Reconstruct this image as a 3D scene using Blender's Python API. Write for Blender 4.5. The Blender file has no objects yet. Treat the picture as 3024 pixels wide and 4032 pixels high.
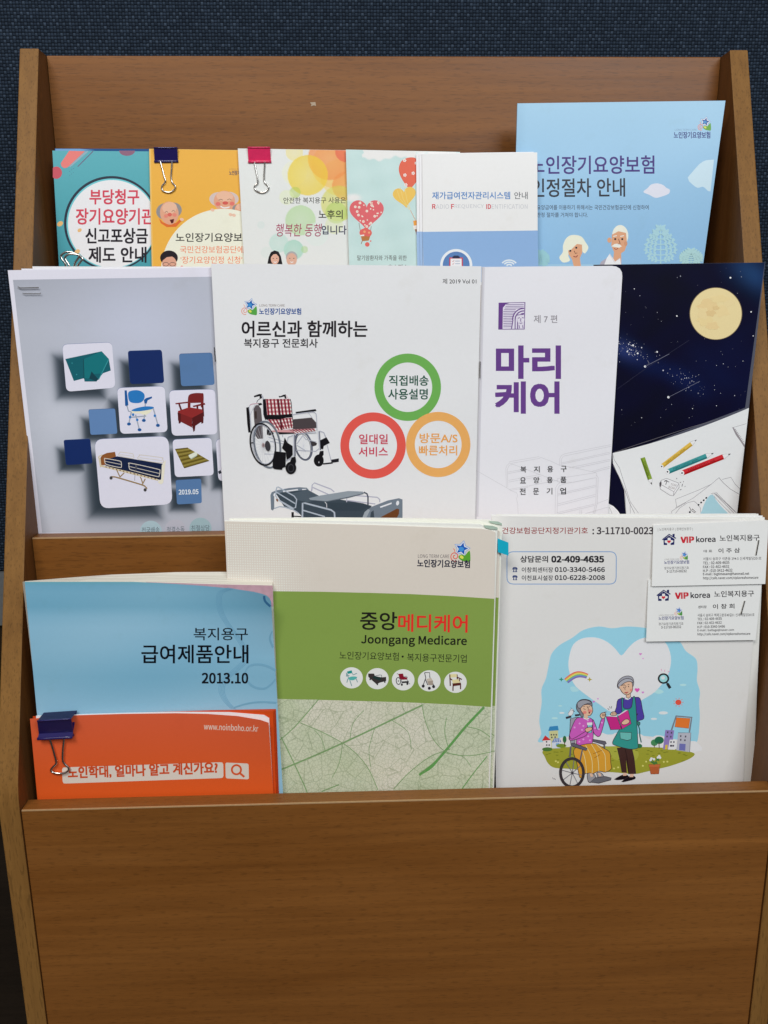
import bpy, math, random
import numpy as np
from mathutils import Vector
from mathutils.geometry import tessellate_polygon
R_ = random.Random(7)
SC = bpy.context.scene
COL = bpy.context.collection

# ------------------------------------------------------------------ camera
CAM = np.array([-0.03041, -0.54805, 0.35641])
PITCH, YAW, ROLL, FPX = 0.23715, 0.03166, -0.00767, 3223.28
FW = np.array([math.sin(YAW)*math.cos(PITCH), math.cos(YAW)*math.cos(PITCH), -math.sin(PITCH)])
_r0 = np.array([math.cos(YAW), -math.sin(YAW), 0.0]); _u0 = np.cross(_r0, FW)
RT = math.cos(ROLL)*_r0 + math.sin(ROLL)*_u0
UP = -math.sin(ROLL)*_r0 + math.cos(ROLL)*_u0
cam = bpy.data.objects.new('camera', bpy.data.cameras.new('camera')); COL.objects.link(cam)
from mathutils import Matrix
cam.matrix_world = Matrix(((RT[0], UP[0], -FW[0], CAM[0]), (RT[1], UP[1], -FW[1], CAM[1]), (RT[2], UP[2], -FW[2], CAM[2]), (0, 0, 0, 1)))
cam.data.sensor_fit = 'VERTICAL'; cam.data.sensor_height = 24.0
cam.data.lens = 24.0*FPX/4032.0
cam.data.clip_start = 0.01; cam.data.clip_end = 60
SC.camera = cam

# ------------------------------------------------------------------ light
w = bpy.data.worlds.new('World'); SC.world = w; w.use_nodes = True
bg = w.node_tree.nodes['Background']; bg.inputs[1].default_value = 1.0      # dim room: pale ceiling above, dark floor below
_tc = w.node_tree.nodes.new('ShaderNodeTexCoord'); _sp = w.node_tree.nodes.new('ShaderNodeSeparateXYZ'); _cr = w.node_tree.nodes.new('ShaderNodeValToRGB')
w.node_tree.links.new(_tc.outputs['Generated'], _sp.inputs[0]); _mr = w.node_tree.nodes.new('ShaderNodeMapRange'); _mr.inputs['From Min'].default_value = -1
w.node_tree.links.new(_sp.outputs[2], _mr.inputs['Value']); w.node_tree.links.new(_mr.outputs[0], _cr.inputs[0]); w.node_tree.links.new(_cr.outputs[0], bg.inputs[0])
_cr.color_ramp.elements[0].position = 0.40; _cr.color_ramp.elements[0].color = (0.010, 0.009, 0.008, 1); _cr.color_ramp.elements[1].position = 0.85; _cr.color_ramp.elements[1].color = (0.30, 0.31, 0.33, 1)
def area(name, loc, target, sx, sy, power, col):
    l = bpy.data.lights.new(name, 'AREA'); l.shape = 'RECTANGLE'; l.size = sx; l.size_y = sy; l.energy = power; l.color = col
    o = bpy.data.objects.new(name, l); COL.objects.link(o); o.location = loc
    d = Vector(target)-Vector(loc); o.rotation_euler = d.to_track_quat('-Z', 'Y').to_euler(); return o
area('ceiling_lamp', (-0.55, -1.2, 1.6), (0.0, 0.1, 0.2), 0.8, 0.5, 19, (1.0, 0.975, 0.95))
area('window_light', (0.95, -2.05, 1.6), (0.05, 0.1, 0.25), 1.3, 0.8, 33, (0.90, 0.95, 1.0))
SC.view_settings.view_transform = 'Standard'; SC.view_settings.look = 'None'
SC.view_settings.gamma = 1; SC.view_settings.use_curve_mapping = False; SC.view_settings.exposure = 0.0
SC.render.engine = 'CYCLES'; SC.cycles.max_bounces = 6; SC.cycles.use_denoising = True

# ------------------------------------------------------------------ materials
def lin(c):
    c = np.asarray(c, float)/255.0
    return np.where(c <= 0.04045, c/12.92, ((c+0.055)/1.055)**2.4)
class NT:
    def __init__(s, name):
        s.m = bpy.data.materials.new(name); s.m.use_nodes = True; s.t = s.m.node_tree; s.b = s.t.nodes['Principled BSDF']
    def n(s, typ, ins=None, **kw):
        x = s.t.nodes.new(typ)
        for k, v in kw.items(): setattr(x, k, v)
        for k, v in (ins or {}).items():
            if isinstance(v, bpy.types.NodeSocket): s.t.links.new(v, x.inputs[k])
            else: x.inputs[k].default_value = v
        return x
    def set(s, **kw):
        for k, v in kw.items():
            k = k.replace('_', ' ')
            if isinstance(v, bpy.types.NodeSocket): s.t.links.new(v, s.b.inputs[k])
            else: s.b.inputs[k].default_value = v
    def ramp(s, fac, stops):
        r = s.n('ShaderNodeValToRGB', {'Fac': fac}); e = r.color_ramp.elements
        while len(e) < len(stops): e.new(0.5)
        for q, (p, c) in zip(e, stops): q.position = p; q.color = (*c, 1)
        return r.outputs['Color']
    def mul(s, a, b, fac=1.0):
        x = s.n('ShaderNodeMix', data_type='RGBA', blend_type='MULTIPLY'); x.inputs[0].default_value = fac
        s.t.links.new(a, x.inputs[6])
        if isinstance(b, bpy.types.NodeSocket): s.t.links.new(b, x.inputs[7])
        else: x.inputs[7].default_value = b
        return x.outputs[2]
    def mixc(s, fac, a, b):
        x = s.n('ShaderNodeMix', data_type='RGBA')
        for i, v in ((0, fac), (6, a), (7, b)):
            if isinstance(v, bpy.types.NodeSocket): s.t.links.new(v, x.inputs[i])
            else: x.inputs[i].default_value = v
        return x.outputs[2]
    def coord(s, scale, rot=(0, 0, 0), loc=(0, 0, 0)):
        tc = s.n('ShaderNodeTexCoord'); mp = s.n('ShaderNodeMapping', {'Vector': tc.outputs['Object'], 'Scale': scale, 'Rotation': rot, 'Location': loc})
        return mp.outputs[0]

def wood(name, base, dark, along='x', flecks=0.5, rough=0.36, stain=False, seed=0.0, spec=0.28):
    k = NT(name)
    ax = {'x': (1.0, 1.0, 1.0), 'z': (1.0, 1.0, 1.0)}[along]
    def sc(a, b): return (a, b, b) if along == 'x' else (b, b, a)
    big = k.n('ShaderNodeTexNoise', {'Vector': k.coord(sc(2.2, 17), loc=(seed, seed, seed)), 'Scale': 1.0, 'Detail': 3.0, 'Roughness': 0.55, 'Distortion': 0.9})
    fine = k.n('ShaderNodeTexNoise', {'Vector': k.coord(sc(7, 210), loc=(seed, seed, seed)), 'Scale': 1.0, 'Detail': 4.0, 'Roughness': 0.6, 'Distortion': 0.3})
    hair = k.n('ShaderNodeTexNoise', {'Vector': k.coord(sc(110, 1000), loc=(seed, seed, seed)), 'Scale': 1.0, 'Detail': 1.0, 'Roughness': 0.5})
    c = k.ramp(big.outputs['Fac'], [(0.30, dark), (0.5, [0.5*(x+y) for x, y in zip(base, dark)]), (0.72, base)])
    c = k.mul(c, k.ramp(fine.outputs['Fac'], [(0.3, (0.80, 0.78, 0.76)), (0.62, (1.05, 1.05, 1.04))]), 0.8)
    c = k.mul(c, k.ramp(hair.outputs['Fac'], [(0.33, (1-0.5*flecks,)*3), (0.42, (1, 1, 1))]), 0.9)
    if stain:
        st = k.n('ShaderNodeTexNoise', {'Vector': k.coord((40, 40, 26)), 'Scale': 1.0, 'Detail': 5.0, 'Roughness': 0.7, 'Distortion': 0.6})
        ar = k.n('ShaderNodeTexNoise', {'Vector': k.coord((3, 3, 6.5)), 'Scale': 1.0, 'Detail': 1.0})
        ml = k.n('ShaderNodeMath', {0: st.outputs['Fac'], 1: ar.outputs['Fac']}, operation='MULTIPLY')
        zz = k.n('ShaderNodeSeparateXYZ', {0: k.coord((1, 1, 1))}); up = k.n('ShaderNodeMapRange', {'Value': zz.outputs[2], 'From Min': 0.80, 'From Max': 1.02})   # hands reach the upper posts
        ml = k.n('ShaderNodeMath', {0: ml.outputs[0], 1: up.outputs[0]}, operation='MULTIPLY')
        c = k.mul(c, k.ramp(ml.outputs[0], [(0.345, (1, 1, 1)), (0.365, (0.50, 0.48, 0.48))]), 0.85)
    sr = k.n('ShaderNodeTexNoise', {'Vector': k.coord((3.0, 70, 70), rot=(0, 0.5, 0), loc=(seed, 0, seed)), 'Scale': 1.0, 'Detail': 1.0, 'Roughness': 0.4})      # faint slanting scuffs
    c = k.mul(c, k.ramp(sr.outputs['Fac'], [(0.70, (1, 1, 1)), (0.76, (1.16, 1.17, 1.18))]))
    bp = k.n('ShaderNodeBump', {'Height': fine.outputs['Fac'], 'Strength': 0.10, 'Distance': 0.0006})
    rr = k.n('ShaderNodeMapRange', {'Value': big.outputs['Fac'], 'From Min': 0.3, 'From Max': 0.7, 'To Min': rough-0.04, 'To Max': rough+0.07})
    k.set(Base_Color=c, Roughness=rr.outputs[0], Normal=bp.outputs[0]); k.b.inputs['Specular IOR Level'].default_value = spec
    return k.m
M = {}
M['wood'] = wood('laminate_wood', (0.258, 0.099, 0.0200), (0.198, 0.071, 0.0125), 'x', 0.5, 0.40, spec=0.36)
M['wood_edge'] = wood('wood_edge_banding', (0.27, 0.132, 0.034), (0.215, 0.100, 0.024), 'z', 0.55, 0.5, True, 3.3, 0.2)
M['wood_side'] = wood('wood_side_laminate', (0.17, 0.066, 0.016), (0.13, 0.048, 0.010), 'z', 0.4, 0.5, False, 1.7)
M['dark_wood'] = wood('dark_wood_base', (0.030, 0.020, 0.012), (0.014, 0.010, 0.007), 'x', 0.6, 0.45, False, 5.0)

def fabric():
    k = NT('woven_navy_fabric'); P = 0.0027
    v = k.coord((1/P, 1/P, 1/P))
    nz = k.n('ShaderNodeTexNoise', {'Vector': k.coord((220, 220, 220)), 'Scale': 1.0, 'Detail': 2.0})
    ns = k.n('ShaderNodeVectorMath', {0: nz.outputs['Color'], 1: (0.32, 0.32, 0.32)}, operation='MULTIPLY')
    ad = k.n('ShaderNodeVectorMath', {0: v, 1: ns.outputs[0]}, operation='ADD')
    sp = k.n('ShaderNodeSeparateXYZ', {0: ad.outputs[0]})
    def mth(op, a, b=None):
        d = {0: a}
        if b is not None: d[1] = b
        return k.n('ShaderNodeMath', d, operation=op).outputs[0]
    cx, cz = mth('FLOOR', sp.outputs[0]), mth('FLOOR', sp.outputs[2])
    par = mth('FLOORED_MODULO', mth('ADD', cx, cz), 2.0)
    fx, fz = mth('FRACT', sp.outputs[0]), mth('FRACT', sp.outputs[2])
    def hump(f): return mth('SINE', mth('MULTIPLY', f, math.pi))
    hx, hz = hump(fx), hump(fz)
    warp = mth('MULTIPLY', mth('POWER', hx, 0.6), mth('ADD', 0.45, mth('MULTIPLY', hz, 0.55)))
    weft = mth('MULTIPLY', mth('POWER', hz, 0.6), mth('ADD', 0.45, mth('MULTIPLY', hx, 0.55)))
    h = mth('ADD', mth('MULTIPLY', warp, par), mth('MULTIPLY', mth('MULTIPLY', weft, 0.72), mth('SUBTRACT', 1.0, par)))
    rnd = k.n('ShaderNodeTexWhiteNoise', {'Vector': k.n('ShaderNodeCombineXYZ', {0: cx, 1: 0.0, 2: cz}).outputs[0]})
    c = k.mixc(par, (0.0170, 0.0275, 0.0450, 1), (0.032, 0.048, 0.072, 1))
    c = k.mul(c, k.ramp(rnd.outputs['Value'], [(0.0, (0.70, 0.72, 0.74)), (0.65, (0.97, 0.99, 1.0)), (1.0, (1.45, 1.42, 1.4))]))
    c = k.mul(c, k.ramp(h, [(0.08, (0.12, 0.12, 0.14)), (0.5, (1, 1, 1))]))
    bp = k.n('ShaderNodeBump', {'Height': h, 'Strength': 0.9, 'Distance': 0.0016})
    k.set(Base_Color=c, Roughness=0.85, Normal=bp.outputs[0]); k.b.inputs['Specular IOR Level'].default_value = 0.12
    return k.m
M['fabric'] = fabric()

def ink(name, rough, spec, bump=0.25):
    k = NT(name); a = k.n('ShaderNodeVertexColor', layer_name='Col')
    nz = k.n('ShaderNodeTexNoise', {'Vector': k.coord((1, 1, 1)), 'Scale': 7.0, 'Detail': 1.0})
    bp = k.n('ShaderNodeBump', {'Height': nz.outputs['Fac'], 'Strength': bump, 'Distance': 0.012})
    fib = k.n('ShaderNodeTexNoise', {'Vector': k.coord((1, 1, 1)), 'Scale': 420.0, 'Detail': 2.0})
    c = k.mul(a.outputs['Color'], k.ramp(fib.outputs['Fac'], [(0.3, (0.985,)*3), (0.7, (1.0,)*3)]))
    wear = k.n('ShaderNodeTexNoise', {'Vector': k.coord((1, 1, 1)), 'Scale': 34.0, 'Detail': 5.0, 'Roughness': 0.65})
    c = k.mul(c, k.ramp(wear.outputs['Fac'], [(0.25, (0.965, 0.96, 0.945)), (0.42, (1.0,)*3)]))
    k.set(Base_Color=c, Roughness=rough, Normal=bp.outputs[0]); k.b.inputs['Specular IOR Level'].default_value = spec
    return k.m
M['coated'] = ink('coated_print', 0.34, 0.34, 0.28)
M['matte'] = ink('matte_print', 0.6, 0.25, 0.25)
M['dark'] = ink('dark_print', 0.45, 0.10, 0.10)

def leafprint():
    k = NT('leaf_vein_print'); a = k.n('ShaderNodeVertexColor', layer_name='Col')
    u = k.n('ShaderNodeUVMap', uv_map='UVMap')
    def veins(s, w, rnd):
        v = k.n('ShaderNodeTexVoronoi', {'Vector': u.outputs[0], 'Scale': s, 'Randomness': rnd}, feature='DISTANCE_TO_EDGE')
        return k.ramp(v.outputs['Distance'], [(w*0.45, (1, 1, 1)), (w, (0, 0, 0))])
    nz = k.n('ShaderNodeTexNoise', {'Vector': u.outputs[0], 'Scale': 3.0, 'Detail': 2.0})
    c = k.mixc(k.mul(veins(30, 0.085, 1.0), (0.34,)*3+(1,)), a.outputs['Color'], (0.28, 0.34, 0.19, 1))
    c = k.mixc(k.mul(veins(6.0, 0.022, 1.0), (0.36,)*3+(1,)), c, (0.22, 0.30, 0.14, 1))
    c = k.mul(c, k.ramp(nz.outputs['Fac'], [(0.3, (0.88, 0.92, 0.85)), (0.65, (1, 1, 1))]))
    k.set(Base_Color=c, Roughness=0.42); return k.m
M['leaf'] = leafprint()

def pages():
    k = NT('page_edges')
    v = k.coord((6, 2600, 6)); n = k.n('ShaderNodeTexNoise', {'Vector': v, 'Scale': 1.0, 'Detail': 2.0})
    c = k.ramp(n.outputs['Fac'], [(0.3, (0.50, 0.46, 0.36)), (0.55, (0.74, 0.70, 0.60))])
    k.set(Base_Color=c, Roughness=0.75); return k.m
M['pages'] = pages()
def plain(name, col, rough=0.4, metal=0.0, coat=0.0):
    k = NT(name); nz = k.n('ShaderNodeTexNoise', {'Vector': k.coord((1, 1, 1)), 'Scale': 300.0, 'Detail': 2.0})
    c = k.mul(k.n('ShaderNodeRGB').outputs[0], k.ramp(nz.outputs['Fac'], [(0.3, (0.9,)*3), (0.6, (1.0,)*3)]))
    for x in k.t.nodes:
        if x.type == 'RGB': x.outputs[0].default_value = (*col, 1)
    k.set(Base_Color=c, Roughness=rough, Metallic=metal, Coat_Weight=coat); return k.m
M['navy'] = plain('navy_enamel', (0.018, 0.012, 0.11), 0.28, 0, 0.4)
M['pink'] = plain('pink_enamel', (0.80, 0.03, 0.13), 0.3, 0, 0.4)
M['black'] = plain('black_enamel', (0.01, 0.01, 0.012), 0.3, 0, 0.4)
M['steel'] = plain('nickel_wire', (0.72, 0.69, 0.64), 0.18, 1.0)
M['trim'] = plain('grey_trim', (0.16, 0.165, 0.165), 0.5)
M['floor'] = plain('dark_floor', (0.03, 0.022, 0.016), 0.5)

# ------------------------------------------------------------------ helpers
def mesh_obj(name, verts, faces, mat, parent=None, origin=None, cols=None, uvs=None, smooth=False):
    me = bpy.data.meshes.new(name)
    v = np.asarray(verts, float)
    if origin is not None: v = v-np.asarray(origin)
    me.from_pydata(v.tolist(), [], [list(map(int, f)) for f in faces]); me.update()
    if cols is not None:
        ca = me.color_attributes.new('Col', 'FLOAT_COLOR', 'POINT')
        c = np.ones((len(v), 4)); c[:, :3] = cols; ca.data.foreach_set('color', c.ravel())
    if uvs is not None:
        l = me.uv_layers.new(name='UVMap'); idx = np.zeros(len(me.loops), int); me.loops.foreach_get('vertex_index', idx)
        l.data.foreach_set('uv', np.asarray(uvs)[idx].ravel())
    if smooth: me.polygons.foreach_set('use_smooth', [True]*len(me.polygons))
    me.materials.append(mat)
    o = bpy.data.objects.new(name, me); COL.objects.link(o)
    if parent is not None: o.parent = parent
    elif origin is not None: o.location = origin
    return o
def empty(name, loc, label, cat, group=None):
    o = bpy.data.objects.new(name, None); COL.objects.link(o); o.location = loc; o.empty_display_size = 0.02
    o['label'] = label; o['category'] = cat
    if group: o['group'] = group
    return o
def boxm(x0, x1, y0, y1, z0, z1, b=0.0):
    """box with small chamfers on its long X edges (front top / front bottom)"""
    if b <= 0:
        v = [(x, y, z) for x in (x0, x1) for y in (y0, y1) for z in (z0, z1)]
        f = [(0, 1, 3, 2), (4, 6, 7, 5), (0, 4, 5, 1), (2, 3, 7, 6), (0, 2, 6, 4), (1, 5, 7, 3)]
        return v, f
    prof = [(y0, z0), (y1, z0), (y1, z1-b), (y1-b, z1), (y0+b, z1), (y0+b*0.3, z1-b*0.3), (y0, z1-b)]
    n = len(prof); v = [(x0, *p) for p in prof]+[(x1, *p) for p in prof]
    f = [tuple(range(n)), tuple(range(2*n-1, n-1, -1))]+[(i, i+n, (i+1) % n+n, (i+1) % n) for i in range(n)]
    return v, f
def tube(pts, r, seg=8, closed=False):
    P = [np.asarray(p, float) for p in pts]; n = len(P); V = []; F = []
    up = None
    for i in range(n):
        a = P[(i-1) % n] if (closed or i > 0) else P[i]; b = P[(i+1) % n] if (closed or i < n-1) else P[i]
        t = b-a; t /= np.linalg.norm(t)+1e-12
        if up is None:
            up = np.cross(t, [0.3, 0.9, 0.2]); 
        up = up-t*(up@t); up /= np.linalg.norm(up)+1e-12; s = np.cross(t, up)
        for k in range(seg):
            q = 2*math.pi*k/seg; V.append(P[i]+r*(math.cos(q)*up+math.sin(q)*s))
    for i in range(n if closed else n-1):
        for k in range(seg):
            j = (i+1) % n; F.append((i*seg+k, i*seg+(k+1) % seg, j*seg+(k+1) % seg, j*seg+k))
    if not closed: F += [tuple(range(seg))[::-1], tuple((n-1)*seg+k for k in range(seg))]
    return V, F
def smooth_line(p, n=6, closed=False):
    p = [np.asarray(q, float) for q in p]; N = len(p); out = []
    for i in range(N if closed else N-1):
        if closed: a, b, c, d = p[i-1], p[i], p[(i+1) % N], p[(i+2) % N]
        else: a, b, c, d = p[max(i-1, 0)], p[i], p[i+1], p[min(i+2, N-1)]
        for k in range(n):
            t = k/n; out.append(0.5*((2*b)+(c-a)*t+(2*a-5*b+4*c-d)*t*t+(3*b-a-3*c+d)*t**3))
    if not closed: out.append(p[-1])
    return out
def zm(x0, y0, s):
    def f(*a):
        return [(x0+a[i]/s, y0+a[i+1]/s) for i in range(0, len(a), 2)]
    f.s = s
    return f
def flat(l): return [x for p in l for x in p]
def circ(cx, cy, rx, ry=None, n=40, rot=0.0, a0=0.0, a1=360.0):
    ry = rx if ry is None else ry; o = []; c, s = math.cos(math.radians(rot)), math.sin(math.radians(rot))
    full = abs(a1-a0) >= 360
    for i in range(n if full else n+1):
        q = math.radians(a0+(a1-a0)*i/n); x, y = rx*math.cos(q), ry*math.sin(q); o.append((cx+c*x-s*y, cy+s*x+c*y))
    return o
def rrect(q, r, n=5):
    """rounded quad from four corner points"""
    q = [np.asarray(p, float) for p in q]; o = []
    for i in range(4):
        p, a, b = q[i], q[i-1], q[(i+1) % 4]; da = (a-p)/np.linalg.norm(a-p); db = (b-p)/np.linalg.norm(b-p)
        A, B = p+da*r, p+db*r
        for k in range(n+1):
            t = k/n; o.append(tuple((1-t)**2*A+2*t*(1-t)*p+t*t*B))
    return o
def heart(cx, cy, s, n=36, rot=0, sx=1.0):
    o = []; c, sn = math.cos(math.radians(rot)), math.sin(math.radians(rot))
    for i in range(n):
        t = 2*math.pi*i/n; x = 16*math.sin(t)**3/16*s*sx; y = -(13*math.cos(t)-5*math.cos(2*t)-2*math.cos(3*t)-math.cos(4*t))/16*s
        o.append((cx+c*x-sn*y, cy+sn*x+c*y))
    return o

_TXT = {}
def _sans():
    # the interface sans that ships inside Blender, for figures and Latin words; the built-in face if it is missing
    import os
    try: return bpy.data.fonts.load(os.path.join(bpy.utils.system_resource('DATAFILES'), 'fonts', 'Noto Sans CJK Regular.woff2'))
    except Exception: return None
SANS = _sans()
def text_mesh(body, bold):
    key = (body, bold)
    if key in _TXT: return _TXT[key]
    c = bpy.data.curves.new('t', 'FONT'); c.body = body; c.offset = bold; c.resolution_u = 3
    if SANS is not None and not any(ord(ch) > 0x2000 for ch in body): c.font = SANS
    o = bpy.data.objects.new('t', c); COL.objects.link(o)
    dg = bpy.context.evaluated_depsgraph_get(); ev = o.evaluated_get(dg); m = ev.to_mesh()
    v = np.array([p.co[:2] for p in m.vertices]); f = [tuple(p.vertices) for p in m.polygons if p.area > 1e-9]
    ev.to_mesh_clear(); bpy.data.objects.remove(o); bpy.data.curves.remove(c)
    v = v if len(v) else np.zeros((0, 2))
    _TXT[key] = (v, f); return v, f

LAYER = 1.4e-5
class Sheet:
    """a printed sheet, leaflet or booklet standing on the plane y = y0 + lean*(z-zl) + yaw*(x-x0)"""
    def __init__(s, name, label, cat, y0, lip, floor, white=(225, 225, 225), lean=0.0, yaw=0.0, x0=0.0, disp=None, mat='coated', group=None):
        s.name, s.y0, s.lean, s.yaw, s.x0, s.zl, s.floor, s.disp = name, y0, lean, yaw, x0, lip, floor, disp
        s.white = lin(white); s.mat = mat; s.k = 0; s.parts = {}; s.meta = (label, cat, group); s.body = None; s.bb = np.zeros((0, 5))
    def c(s, c): return np.clip(lin(c)/s.white*0.905-0.006, 0.003, 0.94)
    def P(s, px, py, out=0.0):
        px = np.asarray(px, float); py = np.asarray(py, float)
        d = FW[None]+RT[None]*((px.reshape(-1, 1)-1512)/FPX)-UP[None]*((py.reshape(-1, 1)-2016)/FPX)
        off = np.full(len(d), s.y0-out)
        if s.disp is not None: off = off-s.disp(px.ravel(), py.ravel())
        # y - lean*(z-zl) - yaw*(x-x0) = off
        n = np.array([-s.yaw, 1.0, -s.lean]); num = off-s.lean*s.zl-s.yaw*s.x0-CAM@n
        t = num/(d@n); return CAM[None]+d*t[:, None]
    def lay(s, pts):
        # stacking height of a print: one more than the highest ink it overlaps
        a, b = pts.min(0)-0.3, pts.max(0)+0.3; q = s.bb
        m = (q[:, 0] < b[0]) & (q[:, 2] > a[0]) & (q[:, 1] < b[1]) & (q[:, 3] > a[1])
        k = 1+(q[m, 4].max() if m.any() else 0); s.bb = np.vstack([q, [*a, *b, k]]); return k
    def part(s, name, mat=None):
        return s.parts.setdefault(name, dict(v=[], f=[], c=[], u=[], mat=mat or s.mat))
    def add(s, part, pts, faces, col, mat=None, uv=None):
        p = s.part(part, mat); pts = np.asarray(pts, float); b = sum(len(x) for x in p['v'])
        p['v'].append(s.P(pts[:, 0], pts[:, 1], (s.k+s.lay(pts))*LAYER)); p['f'] += [tuple(b+i for i in f) for f in faces]
        col = np.asarray(col, float)
        p['c'].append(np.broadcast_to(col, (len(pts), 3)) if col.ndim == 1 else col)
        p['u'].append(pts/400.0)
    def poly(s, part, pts, col, holes=(), mat=None):
        loops = [list(pts)]+[list(h) for h in holes]
        fl = [q for l in loops for q in l]
        tri = tessellate_polygon([[Vector((a, -b, 0)) for a, b in l] for l in loops])
        tri = [t if ((fl[t[1]][0]-fl[t[0]][0])*(fl[t[2]][1]-fl[t[0]][1])-(fl[t[1]][1]-fl[t[0]][1])*(fl[t[2]][0]-fl[t[0]][0])) < 0 else (t[0], t[2], t[1]) for t in tri]
        s.add(part, fl, tri, s.c(col), mat)
    def line(s, part, pts, wd, col, sm=0, closed=False):
        if sm: pts = smooth_line(pts, sm, closed)
        p = [np.asarray(q, float) for q in pts]; N = len(p); V = []; F = []
        for i in range(N):
            a = p[i-1] if (i or closed) else p[i]; b = p[(i+1) % N] if (i < N-1 or closed) else p[i]
            t = b-a; t = t/(np.linalg.norm(t)+1e-9); nn = np.array([-t[1], t[0]])*wd/2; V += [p[i]+nn, p[i]-nn]
        for i in range(N if closed else N-1):
            j = (i+1) % N; F.append((2*i, 2*j, 2*j+1, 2*i+1))
        s.add(part, V, F, s.c(col))
    def text(s, body, p0, p1, h, col, bold=0.0, part='lettering', shear=0.0):
        """ink box fitted: lower left p0, lower right p1, height h (photo pixels)"""
        extra = (bold-0.004)*1.15 if bold > 0.009 else 0.0      # heavy faces: the light face printed several times, slightly shifted
        asc = not any(ord(ch) > 0x2000 for ch in body)
        if asc: extra = max(0.0, bold*0.9)
        v, f = text_mesh(body, 0.0 if asc else (0.004 if extra > 0 else min(bold+0.003, 0.006)))
        if len(v) == 0: return
        mn, mx = v.min(0), v.max(0); u = (v-mn)/(mx-mn)
        p0 = np.asarray(p0, float); p1 = np.asarray(p1, float); b = p1-p0; n = np.array([b[1], -b[0]])/np.linalg.norm(b)*h
        n = n+b/np.linalg.norm(b)*shear*h
        q = p0[None]+u[:, :1]*b[None]+u[:, 1:]*n[None]; em = h/max(mx[1]-mn[1], 1e-6)
        for dx, dy in ([(0, 0)] if extra <= 0 else [(-1, -1), (1, 1), (-1, 1), (1, -1)]):
            s.add(part, q+np.array([dx, dy])*extra*em*0.8, f, s.c(col))
    def grid(s, part, top, bot, fn, step=4.0, mat=None):
        """raster print: rows between polyline edges top and bot (lists of px points)"""
        def res(pl, n):
            pl = np.asarray(pl, float); d = np.concatenate([[0], np.cumsum(np.linalg.norm(np.diff(pl, axis=0), axis=1))]); t = np.linspace(0, d[-1], n)
            return np.stack([np.interp(t, d, pl[:, 0]), np.interp(t, d, pl[:, 1])], 1)
        L = max(np.linalg.norm(np.asarray(top[-1])-np.asarray(top[0])), 8); H = max(np.linalg.norm(np.asarray(bot[0])-np.asarray(top[0])), 8)
        nu, nv = int(L/step)+2, int(H/step)+2
        T, B = res(top, nu), res(bot, nu); v = np.linspace(0, 1, nv)[:, None, None]
        G = (T[None]*(1-v)+B[None]*v); flatp = G.reshape(-1, 2)
        col = np.clip(lin(fn(flatp[:, 0], flatp[:, 1]))/s.white*0.905-0.006, 0.003, 0.94) if callable(fn) else s.c(fn)
        i = np.arange(nv*nu).reshape(nv, nu)
        F = np.stack([i[:-1, :-1], i[1:, :-1], i[1:, 1:], i[:-1, 1:]], -1).reshape(-1, 4)
        s.add(part, flatp, F.tolist(), col, mat); return G
    def down(s, top, lip_pt):
        """follow the edge top->lip_pt on to the pocket floor"""
        t0 = np.asarray(top, float); t1 = np.asarray(lip_pt, float); lo, hi = 1.0, 4.0
        for _ in range(40):
            m = (lo+hi)/2; q = t0+(t1-t0)*m; z = s.P([q[0]], [q[1]])[0][2]
            if z > s.floor: lo = m
            else: hi = m
        return tuple(t0+(t1-t0)*lo)
    def slab(s, outline, col, th, part='cover', out=0.0, mat=None):
        """solid sheet from a px outline (clockwise in the picture), th thick away from the viewer"""
        p = s.part(part, mat); pts = np.asarray(outline, float); n = len(pts); b = sum(len(x) for x in p['v'])
        A = s.P(pts[:, 0], pts[:, 1], out); Bk = A+np.array([0, th, 0])
        tri = tessellate_polygon([[Vector((a, -c, 0)) for a, c in pts]])
        p['v'] += [A, Bk]; p['f'] += [tuple(b+i for i in t) for t in tri]+[tuple(b+n+i for i in t[::-1]) for t in tri]
        p['f'] += [(b+i, b+(i+1) % n, b+n+(i+1) % n, b+n+i) for i in range(n)]
        cc = s.c(col) if col is not None else np.array([.7, .68, .6])
        p['c'] += [np.broadcast_to(cc, (2*n, 3))]; p['u'] += [np.tile(pts/400.0, (2, 1))]
    def raw(s, part, V, F, mat, col=(0.7, 0.7, 0.7)):
        p = s.part(part, mat); b = sum(len(x) for x in p['v']); V = np.asarray(V, float)
        p['v'].append(V); p['f'] += [tuple(b+i for i in f) for f in F]; p['c'].append(np.broadcast_to(np.asarray(col, float), (len(V), 3))); p['u'].append(np.zeros((len(V), 2)))
    def build(s, top_parts=('cover', 'pages', 'staple', 'sheet', 'index_tab')):
        first = s.parts['cover' if 'cover' in s.parts else 'sheet']
        allv = np.concatenate(first['v']); base = np.array([(allv[:, 0].min()+allv[:, 0].max())/2, allv[:, 1].mean(), allv[:, 2].min()])
        label, cat, group = s.meta; root = empty(s.name, base, label, cat, group); main = None
        order = [n for n in s.parts if n in top_parts]; order.sort(key=lambda n: 0 if n in ('cover', 'sheet') else 1)
        for n in order+[n for n in s.parts if n not in top_parts]:
            p = s.parts[n]
            o = mesh_obj(n.split('#')[0], np.concatenate(p['v']), p['f'], M[p['mat']], root if n in top_parts else main, base, np.concatenate(p['c']), np.concatenate(p['u']))
            if n in ('cover', 'sheet'): main = o
        s.root = root; return root

LIPZ = {1: 0.0, 2: 0.1894, 3: 0.379}; FLOORZ = {1: -0.0745, 2: 0.105, 3: 0.296}

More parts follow.
